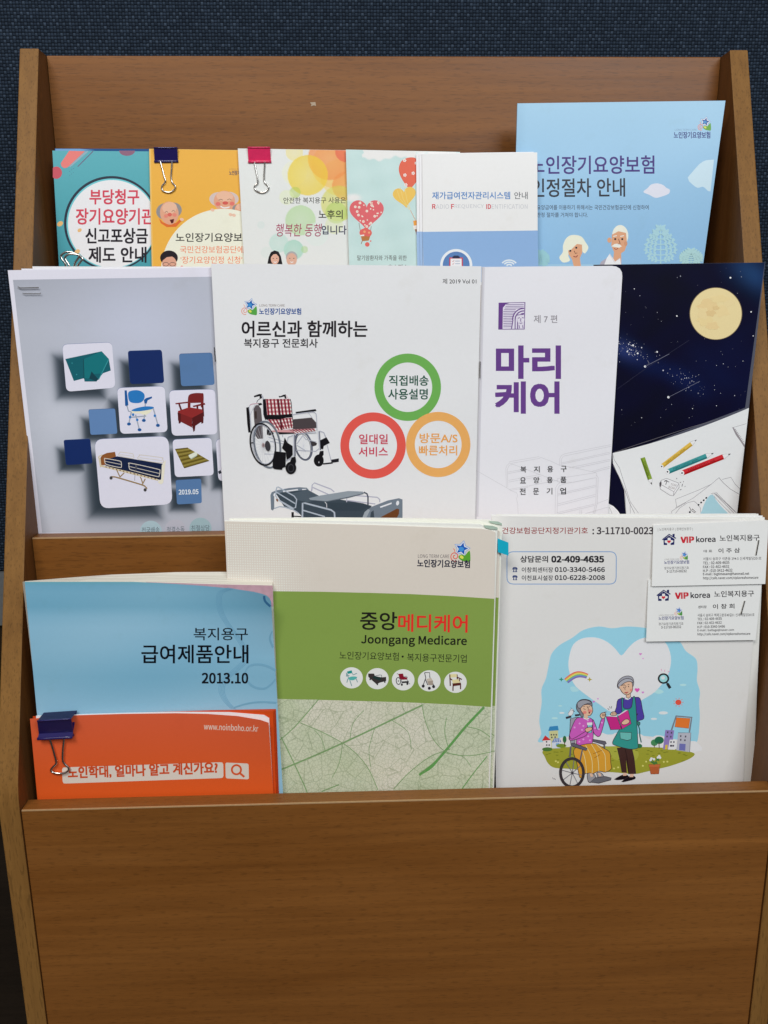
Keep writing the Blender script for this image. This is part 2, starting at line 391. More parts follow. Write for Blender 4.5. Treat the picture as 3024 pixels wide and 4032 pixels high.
# ------------------------------------------------------------------ setting: wall, floor
def struct(name, v, f, mat):
    o = mesh_obj(name, v, f, mat); o['kind'] = 'structure'; return o
YW = 0.242
v, f = boxm(-1.6, 1.6, YW, YW+0.05, 0.112, 1.9); o = mesh_obj('partition_wall', v, f, M['fabric']); o['kind'] = 'structure'
o['label'] = 'dark navy woven fabric partition behind the wooden rack'; o['category'] = 'partition'
v, f = boxm(-1.6, 1.6, YW-0.004, YW+0.05, 0.055, 0.110); struct('wall_trim', v, f, M['trim'])
v, f = boxm(-1.6, 1.6, YW, YW+0.05, -0.66, 0.053); struct('wall_base', v, f, M['dark_wood'])
struct('floor', [(-3, -4, -0.66), (3, -4, -0.66), (3, 1, -0.66), (-3, 1, -0.66)], [(0, 1, 2, 3)], M['floor'])

# ------------------------------------------------------------------ the rack
H, T = 0.285, 0.015
rb = np.array([0.0, 0.11, -0.66])
rack = empty('brochure_rack', rb, 'wooden three tier brochure rack with slanted sides against the navy partition', 'brochure rack')
def rp(name, v, f, mat, sm=False): return mesh_obj(name, v, f, M[mat], rack, rb, smooth=sm)
for nm, (y0, y1, z0, z1) in dict(back_panel=(0.2132, 0.2282, -0.6, 0.568), front_panel=(0.0, 0.0145, -0.6, 0.0)).items():
    v, f = boxm(-H+0.0006, H-0.0006, y0, y1, z0, z1, 0.0009); rp(nm, v, f, 'wood')
for (y0, y1, z0, z1) in ((0.0744, 0.0884, -0.088, 0.1894), (0.1440, 0.1584, 0.092, 0.379)):
    v, f = boxm(-H+0.0006, H-0.0006, y0, y1, z0, z1, 0.0009); rp('tier_divider', v, f, 'wood')
for (y0, y1, z) in ((0.0146, 0.0743, -0.0755), (0.0885, 0.1439, 0.104), (0.1585, 0.2131, 0.295)):
    v, f = boxm(-H+0.0006, H-0.0006, y0, y1, z-0.012, z, 0); rp('pocket_floor', v, f, 'wood')
prof = [(-0.0015, -0.66)]+[tuple(p) for p in smooth_line([(-0.0015, -0.02), (-0.0012, 0.004), (0.0015, 0.0215), (0.0085, 0.0415), (0.02, 0.0735)], 5)][:-1]+[(0.02+(0.1966-0.02)*t, 0.0735+(0.568-0.0735)*t) for t in (0, 0.25, 0.5, 0.75, 1.0)]+[(0.2290, 0.568), (0.2290, -0.66)]
for sx in (-1, 1):
    n = len(prof); xi, xo = sx*H, sx*(H+T)
    v = [(xi, *p) for p in prof]+[(xo, *p) for p in prof]
    f = [tuple(range(n)) if sx > 0 else tuple(range(n-1, -1, -1)), tuple(range(2*n-1, n-1, -1)) if sx > 0 else tuple(range(n, 2*n))]
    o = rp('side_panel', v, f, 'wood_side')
    e = 0.0007   # edge banding strip, a hair proud of the panel edge
    V = []; F = []
    pe = prof[:-1]
    for i, (y, z) in enumerate(pe):
        y2 = y-0.0004 if i < n-3 else y; z2 = z+(0.0004 if i >= n-3 else 0)
        a, b = (xi, xo)
        V += [(a+sx*0, y, z), (a+sx*e, y2, z2), (b-sx*e, y2, z2), (b, y, z)]
    for i in range(len(pe)-1):
        for k in range(3):
            q = (4*i+k, 4*i+k+1, 4*i+4+k+1, 4*i+4+k); F.append(q if sx < 0 else q[::-1])
    mesh_obj('edge_band', V, F, M['wood_edge'], o, rb)
M['arris'] = plain('lip_edge_highlight', (0.50, 0.31, 0.15), 0.5)  # edge highlight put into the colour of the lips' banding joint
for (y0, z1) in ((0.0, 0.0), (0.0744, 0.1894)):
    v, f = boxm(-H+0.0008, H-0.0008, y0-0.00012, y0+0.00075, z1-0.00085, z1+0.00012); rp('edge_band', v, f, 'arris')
# small chip in the laminate of the back panel
ch = Sheet('x', '', '', 0.2131, 0.379, 0.3, white=(225, 225, 225))
zb = zm(700, 150, 0.79)
cp = ch.P(*np.array(zb(411, 200, 428, 199, 430, 211, 424, 209, 414, 212, 416, 206)).T, 0.00008)
mesh_obj('chip_mark', cp, [tuple(range(len(cp)))[::-1]], plain('bare_fibreboard', (0.52, 0.40, 0.28), 0.8), rack, rb)
ZA, ZB, ZC = zm(0, 100, 1.659), zm(900, 500, 1.659), zm(1900, 100, 1.476)
ZD, ZE, ZF = zm(0, 1000, 1.8433), zm(800, 1000, 1.4426), zm(1850, 1000, 1.4131)
ZG, ZH, ZI = zm(0, 2000, 1.4426), zm(850, 1980, 1.4426), zm(1900, 1980, 1.476)
ZJ, ZK = zm(2520, 2030, 3.2917), zm(2080, 2420, 2.3042)
def P1(z, x, y): return z(x, y)[0]
def zpoly(s, part, z, col, *a, **k): s.poly(part, z(*a), col, **k)
def zline(s, part, z, col, wd, *a, sm=0, closed=False): s.line(part, z(*a), wd/z.s, col, sm, closed)
def zell(s, part, z, col, x, y, rx, ry=None, rot=0, n=28): s.poly(part, circ(x0 := P1(z, x, y)[0], P1(z, x, y)[1], rx/z.s, (ry if ry is not None else rx)/z.s, n, rot), col)
def ztext(s, z, body, x0, x1, y0, y1, col, bold=0.0, dy=0.0, part='lettering', shear=0.0):
    """ink box x0..x1, top y0, bottom y1 (left end), dy = rise of the right end, in zoom units"""
    a = P1(z, x0, y1); b = P1(z, x1, y1-dy); s.text(body, a, b, (y1-y0)/z.s, col, bold, part, shear)
def logo(s, z, x, y, k, cols=((40, 75, 150), (235, 130, 105), (95, 160, 50))):
    """star, snail shell and heart emblem; (x, y) its upper left, k its scale"""
    q = lambda a: [(x+k*a[i], y+k*a[i+1]) for i in range(0, len(a), 2)]
    st = lambda r1, r2: flat([(x+k*(112+(r1 if i % 2 == 0 else r2)*math.sin(math.radians(36*i+14))), y+k*(72-(r1 if i % 2 == 0 else r2)*math.cos(math.radians(36*i+14)))) for i in range(10)])
    zpoly(s, 'logo', z, (110, 150, 200), *st(80, 46)); zpoly(s, 'logo', z, (232, 236, 240), *st(72, 40)); zpoly(s, 'logo', z, cols[0], *st(60, 28))
    zpoly(s, 'logo', z, (70, 140, 200), *flat([(x+k*(106+26*math.cos(a/10*6.283)), y+k*(76+22*math.sin(a/10*6.283))) for a in range(10)]))
    sp = [(x+k*(48+(44-36*t)*math.cos(1.2+t*10.0)), y+k*(142+(46-38*t)*math.sin(1.2+t*10.0))) for t in np.linspace(0, 1, 40)]
    zline(s, 'logo', z, cols[1], 8*k, *flat(sp)); zline(s, 'logo', z, cols[1], 6*k, *flat(q([46, 100, 44, 82, 34, 70])))
    zpoly(s, 'logo', z, cols[2], *flat(smooth_line([np.array(p) for p in q([184, 92, 168, 100, 140, 132, 112, 124, 84, 138, 84, 158, 110, 180, 150, 190, 186, 190, 190, 140])], 4, True)))
    zpoly(s, 'logo', z, (215, 215, 90), *flat(smooth_line([np.array(p) for p in q([104, 132, 126, 146, 122, 164, 104, 160, 92, 148])], 4, True)))

# ================================================================== top tier
W3 = (234, 234, 230)
def top_sheet(name, label, cat, y0, tl, tr, br, bl, col, th=0.0006, white=W3, lean=0.03, mat='coated', group='leaflets in the top tier'):
    s = Sheet(name, label, cat, y0, LIPZ[3], FLOORZ[3], white, lean, mat=mat, group=group)
    s.slab([tl, tr, s.down(tr, br), s.down(tl, bl)], col, th); return s

# --- teal leaflet and the navy one behind it
s = top_sheet('leaflet', 'dark blue leaflet just showing above the teal leaflet', 'leaflet', 0.1775, *ZA(358, 804, 1000, 807, 1004, 1590, 392, 1585), (36, 82, 132))
zpoly(s, 'picture', ZA, (120, 165, 205), 362, 806, 520, 806, 620, 815, 480, 822, 362, 820); s.build()
s = top_sheet('leaflet', 'teal leaflet with a white circle and red and black lettering', 'leaflet', 0.1755, *ZA(342, 818, 1075, 824, 1084, 1592, 386, 1588), (93, 173, 178), 0.001)
def teal_bg(x, y):
    X = (np.asarray(x))*1.659; Y = (np.asarray(y)-100)*1.659; t = np.clip((Y-820)/760, 0, 1)[:, None]
    return (1-t)*np.array([98, 178, 184])+t*np.array([78, 158, 166])
s.grid('picture', ZA(342, 818, 1075, 824), ZA(386, 1588, 1084, 1592), teal_bg, 12)
zpoly(s, 'picture', ZA, (236, 132, 124), 397, 900, 402, 920, 418, 932, 436, 930, 450, 920, 556, 822, 452, 819)
zpoly(s, 'picture', ZA, (150, 180, 190), 560, 822, 452, 921, 460, 926, 580, 822)
zline(s, 'picture', ZA, (120, 92, 122), 5, 508, 922, 608, 822)
zpoly(s, 'picture', ZA, (205, 92, 102), *flat([(max(a, 345), b) for a, b in circ(368, 962, 37, 40)]))
zpoly(s, 'picture', ZA, (146, 104, 124), *flat(circ(830, 818, 52, 34, 30, 0, 0, 180)))
for i in range(6): zell(s, 'picture', ZA, (90, 110, 140), 455+i % 3*12, 980-i*9, 2.2)
for x, y, rx in ((392, 1296, 21), (521, 1338, 16), (506, 1478, 21), (458, 1405, 13)): zell(s, 'picture', ZA, (238, 190, 120), x, y, rx, rx*0.72, -35)
zell(s, 'picture', ZA, (52, 60, 72), 728, 1292, 310, 308, n=90); zell(s, 'picture', ZA, (118, 204, 208), 730, 1294, 296, 294, n=90); zell(s, 'picture', ZA, (242, 238, 240), 732, 1296, 288, 286, n=90)
for x, y, rx in ((520, 1338, 15), (505, 1478, 19)): zell(s, 'picture', ZA, (240, 192, 128), x, y, rx, rx*0.75, -35)
ztext(s, ZA, '부당청구', 586, 908, 1072, 1168, (216, 78, 94), 0.024); ztext(s, ZA, '장기요양기관', 497, 1006, 1196, 1300, (216, 78, 94), 0.02)
ztext(s, ZA, '신고포상금', 560, 964, 1325, 1424, (44, 40, 46), 0.024); ztext(s, ZA, '제도 안내', 580, 955, 1448, 1548, (44, 40, 46), 0.024)
s.build()

# --- orange leaflet with cartoon heads
s = top_sheet('leaflet', 'orange leaflet with cartoon elderly heads peeking over a cream circle', 'leaflet', 0.1725, *ZA(974, 806, 1640, 816, 1668, 1590, 992, 1588), (252, 196, 110), 0.0008)
zpoly(s, 'picture', ZA, (249, 180, 74), 984, 809, 1640, 818, 1668, 1590, 1001, 1588)
pa = 'picture'; SK = (228, 168, 134)
def head(x, y, rx, ry, rot=0, hair=(150, 145, 142)):
    zell(s, pa, ZA, hair, x-rx*0.35, y-ry*0.15, rx*0.95, ry*0.72, rot); zell(s, pa, ZA, hair, x+rx*0.38, y-ry*0.25, rx*0.85, ry*0.66, rot)
    zell(s, pa, ZA, SK, x, y, rx*0.92, ry, rot); zell(s, pa, ZA, (236, 188, 156), x+2, y-ry*0.45, rx*0.72, ry*0.5, rot)
zpoly(s, pa, ZA, (226, 112, 52), 1036, 1255, 1062, 1285, 1100, 1300, 1150, 1290, 1180, 1262, 1188, 1276, 1150, 1316, 1090, 1318, 1050, 1292)
head(1106, 1226, 66, 76, -8); zell(s, pa, ZA, (222, 108, 92), 1108, 1236, 15, 12)
zell(s, pa, ZA, (232, 140, 118), 1084, 1245, 14, 12); zell(s, pa, ZA, (232, 140, 118), 1140, 1238, 14, 12)
zpoly(s, pa, ZA, (92, 34, 34), 1108, 1270, 1138, 1264, 1132, 1290, 1120, 1294)
for a in ((1078, 1222, 1088, 1214, 1098, 1222), (1122, 1216, 1132, 1208, 1142, 1215)): zline(s, pa, ZA, (96, 66, 58), 3, *a)
head(1466, 1148, 76, 68, 6, (214, 196, 186)); zell(s, pa, ZA, (214, 96, 84), 1472, 1160, 19, 11)
zell(s, pa, ZA, (228, 122, 108), 1424, 1166, 16, 13); zell(s, pa, ZA, (228, 122, 108), 1516, 1164, 16, 13)
zline(s, pa, ZA, (250, 246, 240), 7, 1440, 1182, 1466, 1192, 1500, 1186, sm=4)
for a in ((1428, 1142, 1442, 1135, 1456, 1142), (1484, 1140, 1498, 1133, 1512, 1140)): zline(s, pa, ZA, (110, 72, 62), 3, *a)
head(1572, 1205, 42, 44)
zell(s, pa, ZA, (243, 238, 214), 1460, 1606, 408, 408, n=100)
for x, y in ((1388, 1206), (1528, 1240), (1188, 1268), (1506, 1236)): zell(s, pa, ZA, (238, 196, 168), x, y, 13, 10, 20)
zell(s, pa, ZA, (40, 36, 40), 1104, 1518, 58, 48); zell(s, pa, ZA, (224, 168, 140), 1106, 1556, 47, 50)
zpoly(s, pa, ZA, (40, 36, 40), 1052, 1515, 1066, 1486, 1110, 1474, 1150, 1490, 1160, 1526, 1140, 1508, 1090, 1514, 1062, 1536)
for x in (1083, 1127): zline(s, pa, ZA, (70, 60, 60), 3, *flat(circ(x, 1560, 19, 12, 16)), closed=True)
for x, y in ((1012, 1580), (1188, 1578), (1196, 1586)): zell(s, pa, ZA, (244, 150, 130), x, y, 9, 9)
ztext(s, ZA, '노인장기요양보험', 1498, 1640, 948, 978, (70, 66, 96), 0.02, part='logo'); ztext(s, ZA, 'LONG TERM', 1498, 1590, 934, 945, (190, 140, 90), 0.0, part='logo')
ztext(s, ZA, '노인장기요양보험', 1148, 1640, 1355, 1414, (50, 46, 46), 0.012)
ztext(s, ZA, '국민건강보험공단에', 1176, 1590, 1440, 1488, (240, 128, 84), 0.0); ztext(s, ZA, "'장기요양인정 신청'", 1180, 1582, 1508, 1556, (240, 128, 84), 0.0)
ztext(s, ZA, '안내', 1308, 1380, 1576, 1600, (240, 128, 84), 0.0)
s.build()

# --- leaflet with coloured bubbles
s = top_sheet('leaflet', 'white leaflet with overlapping yellow, orange and green bubbles under a pink clip', 'leaflet', 0.1695, *ZB(60, 140, 800, 152, 815, 905, 101, 893), (228, 230, 222), 0.0012)
BUB = [(430, 165, 58, (244, 222, 120), .5), (430, 300, 82, (240, 240, 190), .35), (720, 330, 120, (246, 214, 110), .55), (690, 250, 150, (246, 190, 96), .55), (660, 205, 143, (244, 150, 86), .8), (765, 160, 70, (226, 96, 76), .65), (770, 385, 95, (238, 150, 80), .7),
       (517, 315, 133, (238, 206, 64), .72), (435, 428, 38, (176, 205, 90), .55), (720, 500, 118, (214, 212, 90), .6), (704, 560, 72, (176, 208, 100), .55), (470, 610, 100, (186, 218, 160), .75), (380, 460, 50, (226, 236, 180), .5),
       (425, 802, 66, (160, 212, 186), .7), (328, 757, 64, (186, 222, 205), .6), (496, 800, 24, (176, 212, 140), .6), (575, 700, 78, (222, 234, 222), .6), (212, 640, 26, (214, 226, 216), .6), (250, 820, 40, (214, 228, 216), .4), (690, 640, 60, (222, 230, 170), .5)]
def bubbles(x, y):
    X = (np.asarray(x)-900)*1.659; Y = (np.asarray(y)-500)*1.659
    C = np.tile(np.array([229., 231., 223.]), (len(X), 1))
    C += np.clip((X-500)/400, 0, 1)[:, None]*np.clip(1-(Y-160)/330, 0, 1)[:, None]*np.array([8, -14, -70])
    for bx, by, r, c, a in BUB:
        d = np.hypot(X-bx, Y-by); m = np.clip((r-d)/3.0, 0, 1)*a*(0.75+0.25*d/r); C = C*(1-m[:, None])+np.array(c)*m[:, None]
    return C
s.grid('picture', ZB(64, 141, 800, 153), ZB(104, 893, 815, 905), bubbles, 3.2)
ztext(s, ZB, '안전한 복지용구 사용은', 358, 766, 460, 500, (66, 62, 54), 0.008, dy=2); ztext(s, ZB, '노후의', 588, 745, 542, 600, (60, 58, 52), 0.012)
ztext(s, ZB, '행복한 동행', 304, 600, 632, 716, (166, 58, 92), 0.0, shear=0.12); ztext(s, ZB, '입니다', 608, 770, 644, 702, (58, 60, 84), 0.016)
zpoly(s, 'picture', ZB, (34, 30, 32), 254, 893, 262, 850, 276, 818, 300, 806, 326, 814, 342, 845, 352, 897)
zell(s, 'picture', ZB, (228, 178, 152), 303, 862, 27, 36); zpoly(s, 'picture', ZB, (34, 30, 32), 276, 852, 282, 822, 304, 812, 328, 828, 330, 850, 312, 830, 292, 832)
zell(s, 'picture', ZB, (176, 172, 170), 412, 850, 38, 38); zell(s, 'picture', ZB, (222, 176, 150), 412, 866, 34, 42)
for x in (292, 315, 400, 426): zell(s, 'picture', ZB, (60, 44, 42), x, 858, 4, 2.5)
for x in (304, 413): zline(s, 'picture', ZB, (250, 246, 240), 5, x-10, 880, x, 885, x+10, 880)
s.build()

# --- mint leaflet with heart balloons
s = top_sheet('leaflet', 'pale mint leaflet with heart shaped hot air balloons', 'leaflet', 0.1665, *ZB(766, 147, 1512, 163, 1545, 910, 788, 906), (198, 222, 214), 0.0008)
def mint(x, y):
    X = (np.asarray(x)-900)*1.659; Y = (np.asarray(y)-500)*1.659
    b = 205+22*np.sin(X/31+1)*0.3+6*np.sin(X/11)+8*np.sin(X/67); top = 1/(1+np.exp((Y-b+28*(X > 1225))/2.0))*(X > 876+6*np.sin(Y/8))
    cl = np.exp(-(((X-815)/52)**2+((Y-462)/26)**2)**2)
    m = np.clip(top+cl, 0, 1)[:, None]; n = (np.sin(X/53+Y/71)*np.sin(X/97-Y/43))[:, None]
    return (np.array([199, 224, 216])+n*np.array([4, 3, 3]))*(1-m)+m*np.array([236, 234, 226])
s.grid('picture', ZB(767, 148, 1512, 164), ZB(789, 906, 1545, 910), mint, 3.6)
zpoly(s, pa, ZB, (228, 104, 76), *flat(smooth_line([np.array(p) for p in ((1176, 200), (1225, 206), (1262, 260), (1256, 320), (1216, 372), (1186, 402), (1156, 376), (1122, 320), (1112, 270), (1130, 222))], 5, True)))
for x, y in ((1150, 218), (1226, 236), (1152, 314), (1206, 302), (1158, 378)):
    for k in range(5): zell(s, pa, ZB, (246, 226, 214), x+7*math.cos(k*1.257), y+7*math.sin(k*1.257), 4.6)
    zell(s, pa, ZB, (228, 130, 96), x, y, 3)
s.poly(pa, [(a, b) for a, b in heart(*P1(ZB, 1150, 452), 76/1.659, rot=-8)], (244, 196, 92))
for a in ((1120, 392, 1140, 470, 1180, 540), (1150, 400, 1164, 470, 1186, 540), (1100, 410, 1120, 470, 1176, 530)): zline(s, pa, ZB, (250, 214, 130), 3, *a)
zline(s, pa, ZB, (214, 140, 90), 3, 1188, 544, 1222, 612); zpoly(s, pa, ZB, (236, 160, 70), 1206, 612, 1240, 610, 1240, 650, 1212, 655); zpoly(s, pa, ZB, (240, 232, 220), 1204, 646, 1240, 640, 1240, 664, 1210, 670); zpoly(s, pa, ZB, (150, 96, 52), 1216, 668, 1240, 666, 1240, 712, 1230, 712)
s.poly(pa, heart(*P1(ZB, 902, 562), 112/1.659, n=50, sx=1.0), (224, 106, 108))
rr = random.Random(3)
for i in range(34):
    for _ in range(20):
        x, y = rr.uniform(800, 1004), rr.uniform(486, 650)
        if abs(x-902) < 100-(max(0, y-560))*1.02: break
    zell(s, pa, ZB, (248, 226, 206), x, y, 5+4*(i % 3 == 0), None, 0, 8)
    if i % 3 == 0: zell(s, pa, ZB, (236, 150, 140), x, y, 2.5, None, 0, 6)
for a in ((852, 628, 860, 676), (932, 648, 928, 676)): zline(s, pa, ZB, (126, 98, 88), 3, *a)
zpoly(s, pa, ZB, (186, 122, 66), 862, 706, 928, 706, 916, 742, 872, 746); zline(s, pa, ZB, (150, 96, 60), 4, 874, 742, 866, 764)
for x, y, r in ((880, 690, 25), (912, 692, 24), (896, 680, 22), (906, 767, 15), (928, 745, 5)): zell(s, pa, ZB, (226, 106, 96), x, y, r)
zpoly(s, pa, ZB, (246, 232, 220), 860, 706, 886, 702, 886, 712, 862, 714); zell(s, pa, ZB, (240, 170, 120), 888, 684, 8); zell(s, pa, ZB, (240, 170, 120), 918, 690, 7)
ztext(s, ZB, '말기암환자와 가족을 위한', 840, 1164, 838, 872, (92, 92, 88), 0.006); ztext(s, ZB, '호스피스', 1040, 1172, 898, 934, (92, 92, 88), 0.012)
s.build()

# --- white and blue information leaflet, several copies
for i, (dx, dy) in enumerate(((-24, 6), (-12, 3))):
    tl = (1662.5+dx, 606-dy*0.2); tr = (2108+dx*0.5, 598); q = top_sheet('leaflet', ('spare copy of the white and blue information leaflet, rearmost of three' if i == 0 else 'spare copy of the white and blue information leaflet, middle of three'), 'leaflet', 0.1648-0.0008*i, tl, tr, (2112+dx*0.5, 1044), (1667+dx, 1047), (238, 237, 233), 0.0005, group='copies of the white and blue leaflet')
    q.poly('picture', [(1664+dx, 912), (2110+dx*0.5, 908), (2112+dx*0.5, 1044), (1667+dx, 1047)], (160, 190, 222)); q.build()
s = top_sheet('leaflet', 'white and blue information leaflet with a clipboard icon, front copy of three', 'leaflet', 0.1628, (1662.5, 605.5), (2115.4, 600), (2118, 1045), (1666, 1047), (242, 240, 232), 0.0006, white=(240, 239, 234), group='copies of the white and blue leaflet')
s.poly(pa, [(1664.5, 913), (2117.3, 907.5), (2121, 1110), (1668, 1112)], (146, 182, 220))
zell(s, pa, ZB, (240, 243, 246), 1487, 902, 105, 105, n=50); zell(s, pa, ZB, (92, 132, 184), 1487, 902, 88, 88, n=50)
zpoly(s, pa, ZB, (206, 76, 84), 1442, 852, 1530, 852, 1532, 960, 1440, 960); zpoly(s, pa, ZB, (244, 243, 242), 1450, 860, 1522, 860, 1524, 960, 1449, 960); zpoly(s, pa, ZB, (44, 52, 78), 1462, 848, 1474, 840, 1500, 840, 1510, 848, 1510, 858, 1462, 858)
for y in (876, 893): zline(s, pa, ZB, (190, 196, 206), 6, 1480, y, 1512, y); zline(s, pa, ZB, (200, 120, 110), 3, 1460, y, 1466, y+5, 1474, y-6)
for r in (14, 26, 37): s.line(pa, circ(2005, 1052, r*0.9, r*0.75, 24, 0, 215, 325), 5.5, (232, 240, 246))
s.text('재가급여전자관리시스템', (1702, 784.5), (2008.5, 784), 29, (38, 122, 190), 0.012); s.text('안내', (2025, 784), (2077.5, 784), 28.5, (84, 86, 88), 0.008)
RF = [('R', 1702.5, 1715, (214, 70, 78)), ('ADIO', 1716.5, 1768, (204, 204, 202)), ('F', 1777, 1788, (214, 70, 78)), ('REQUENCY', 1790, 1905, (204, 204, 202)), ('ID', 1915.5, 1933, (214, 70, 78)), ('ENTIFICATION', 1936, 2077.5, (204, 204, 202))]
for t, a, b, c in RF: s.text(t, (a, 822.5), (b, 822), 18, c, 0.012 if len(t) < 3 else 0.0)
s.build()

# --- light blue booklet, tallest one at the right
s = top_sheet('booklet', 'tall light blue booklet with purple title and white haired couple', 'booklet', 0.1710, *ZC(203, 453, 1412, 437, 1282, 1388, 178, 1388), (154, 197, 226), 0.0022, (225, 228, 232), 0.03, group=None)
def sky(x, y):
    X = (np.asarray(x)-1900)*1.476; Y = (np.asarray(y)-100)*1.476; t = np.clip((Y-440)/900, 0, 1)[:, None]; e = np.clip(1-(X-200)/60, 0, 1)[:, None]
    return (1-t)*np.array([158, 200, 228])+t*np.array([140, 186, 224])-e*8
s.grid(pa, ZC(206, 454, 1410, 438), ZC(182, 1388, 1281, 1388), sky, 12)
logo(s, ZC, 1248, 530, 0.42); ztext(s, ZC, '노인장기요양보험', 1112, 1323, 618, 656, (48, 56, 128), 0.022, part='logo'); ztext(s, ZC, 'LONG TERM CARE', 1118, 1245, 601, 612, (120, 150, 180), 0.0, part='logo')
ztext(s, ZC, '노인장기요양보험', 276, 998, 758, 864, (56, 26, 116), 0.013, dy=2); ztext(s, ZC, '인정절차 안내', 286, 828, 891, 998, (30, 30, 42), 0.012, dy=3)
ztext(s, ZC, '장기요양급여를 이용하기 위해서는 국민건강보험공단에 신청하여', 268, 965, 1043, 1072, (58, 62, 82), 0.006); ztext(s, ZC, '등급판정 절차를 거쳐야 합니다.', 266, 612, 1087, 1115, (58, 62, 82), 0.006)
zpoly(s, pa, ZC, (216, 220, 234), *flat(smooth_line([np.array(p) for p in ((935, 968), (960, 945), (980, 925), (1015, 918), (1050, 928), (1068, 944), (1088, 955), (1082, 978), (1040, 995), (1005, 1002), (970, 985))], 4, True)))
zpoly(s, pa, ZC, (196, 222, 236), *flat(smooth_line([np.array(p) for p in ((1192, 884), (1214, 858), (1240, 828), (1268, 800), (1300, 784), (1345, 780))], 5)), 1325, 965, *flat(smooth_line([np.array(p) for p in ((1310, 962), (1282, 938), (1250, 944), (1222, 926), (1200, 905))], 4)))
def frond(x, y, hgt, wd, col=(166, 208, 220)):
    zline(s, pa, ZC, col, 8, x, y, x, y-hgt)
    for k in range(7):
        t = k/6; yy = y-hgt*(0.10+0.80*t); L = wd*(0.80, 1.0, 0.98, 0.86, 0.68, 0.48, 0.26)[k]
        for sg in (-1, 1):
            zline(s, pa, ZC, col, 7, x, yy, x+sg*L*0.6, yy-L*0.10, x+sg*L, yy-L*0.34, sm=3)
            for m in (0.35, 0.6, 0.85): zell(s, pa, ZC, col, x+sg*L*m, yy-L*(0.03+0.28*m*m)-9, 11, 6.5, -sg*50, 10); zell(s, pa, ZC, col, x+sg*L*m, yy-L*(0.03+0.28*m*m)+8, 11, 6.5, sg*40, 10)
frond(1035, 1390, 232, 98); frond(1212, 1395, 90, 70, (170, 210, 214)); frond(336, 1395, 80, 54, (150, 200, 210))
zpoly(s, pa, ZC, (236, 238, 214), *flat(smooth_line([np.array(p) for p in ((520, 1218), (572, 1226), (600, 1262), (615, 1290), (604, 1316), (590, 1324), (560, 1300), (500, 1330), (508, 1366), (470, 1378), (446, 1350), (466, 1318), (468, 1278), (486, 1238))], 5, True)))
zpoly(s, pa, ZC, (216, 162, 126), 505, 1300, 552, 1268, 577, 1262, 580, 1320, 566, 1352, 572, 1400, 530, 1400, 520, 1360, 500, 1330); zell(s, pa, ZC, (216, 162, 126), 538, 1310, 40, 46)
zpoly(s, pa, ZC, (236, 238, 214), 484, 1290, 520, 1240, 570, 1236, 590, 1276, 548, 1270, 506, 1312)
for x, y in ((510, 1310), (545, 1292)): zell(s, pa, ZC, (40, 36, 40), x, y, 6)
zline(s, pa, ZC, (120, 70, 56), 4, 532, 1310, 540, 1326, 550, 1322); zline(s, pa, ZC, (150, 60, 56), 5, 528, 1342, 544, 1346, 552, 1336, sm=3)
zell(s, pa, ZC, (236, 238, 220), 800, 1222, 47, 62); zpoly(s, pa, ZC, (216, 162, 126), 752, 1216, 790, 1196, 834, 1206, 840, 1270, 826, 1310, 806, 1324, 806, 1400, 756, 1400, 764, 1316, 748, 1280)
zell(s, pa, ZC, (216, 162, 126), 737, 1248, 12, 15); zell(s, pa, ZC, (206, 150, 116), 832, 1268, 10, 14)
zpoly(s, pa, ZC, (240, 242, 226), 748, 1284, 768, 1270, 790, 1268, 810, 1284, 794, 1292, 768, 1288)
for x in (771, 812): zell(s, pa, ZC, (40, 36, 40), x, 1242, 6); zline(s, pa, ZC, (240, 242, 226), 5, x-12, 1226, x+10, 1222)
zline(s, pa, ZC, (120, 70, 56), 4, 790, 1240, 800, 1270, 786, 1270); zline(s, pa, ZC, (150, 60, 56), 4, 764, 1296, 776, 1302, 788, 1296)
zpoly(s, pa, ZC, (238, 240, 246), 700, 1400, 722, 1352, 740, 1326, 770, 1372, 800, 1352, 806, 1400); zpoly(s, pa, ZC, (172, 168, 182), 676, 1400, 690, 1372, 722, 1352, 704, 1400); zline(s, pa, ZC, (200, 196, 204), 3, 740, 1330, 766, 1376, 800, 1352)
s.build()
# ================================================================== middle tier
W2 = (224, 224, 228)
# --- grey product catalogue, stapled
GY = dict(lean=0.0, yaw=0.05, x0=-0.285)
s = Sheet('catalogue', 'grey product catalogue with blue tiles stapled at its corner, leaning past the left side panel', 'catalogue', 0.0890, LIPZ[2], FLOORZ[2], (222, 222, 226), **GY, mat='matte')
tl, bl = P1(ZD, 56, 118), P1(ZD, 276, 2025); tr, br = P1(ZD, 1640, 98), P1(ZD, 1730, 2012)
for k, (a, b) in enumerate(((155, 106), (235, 90))):
    t2 = P1(ZD, a, b); t3 = P1(ZD, 1640, b+4-k*2)
    s.slab([t2, t3, s.down(t3, br), s.down(t2, (bl[0]+30+20*k, bl[1]))], (214+4*k, 213+4*k, 222), 0.0004, 'pages', out=-0.0011-0.0008*k)
s.slab([tl, tr, s.down(tr, br), s.down(tl, bl)], (216, 214, 228), 0.0005)
TW, TN, TB, TL = (216, 214, 230), (20, 42, 96), (84, 118, 164), (94, 128, 176)
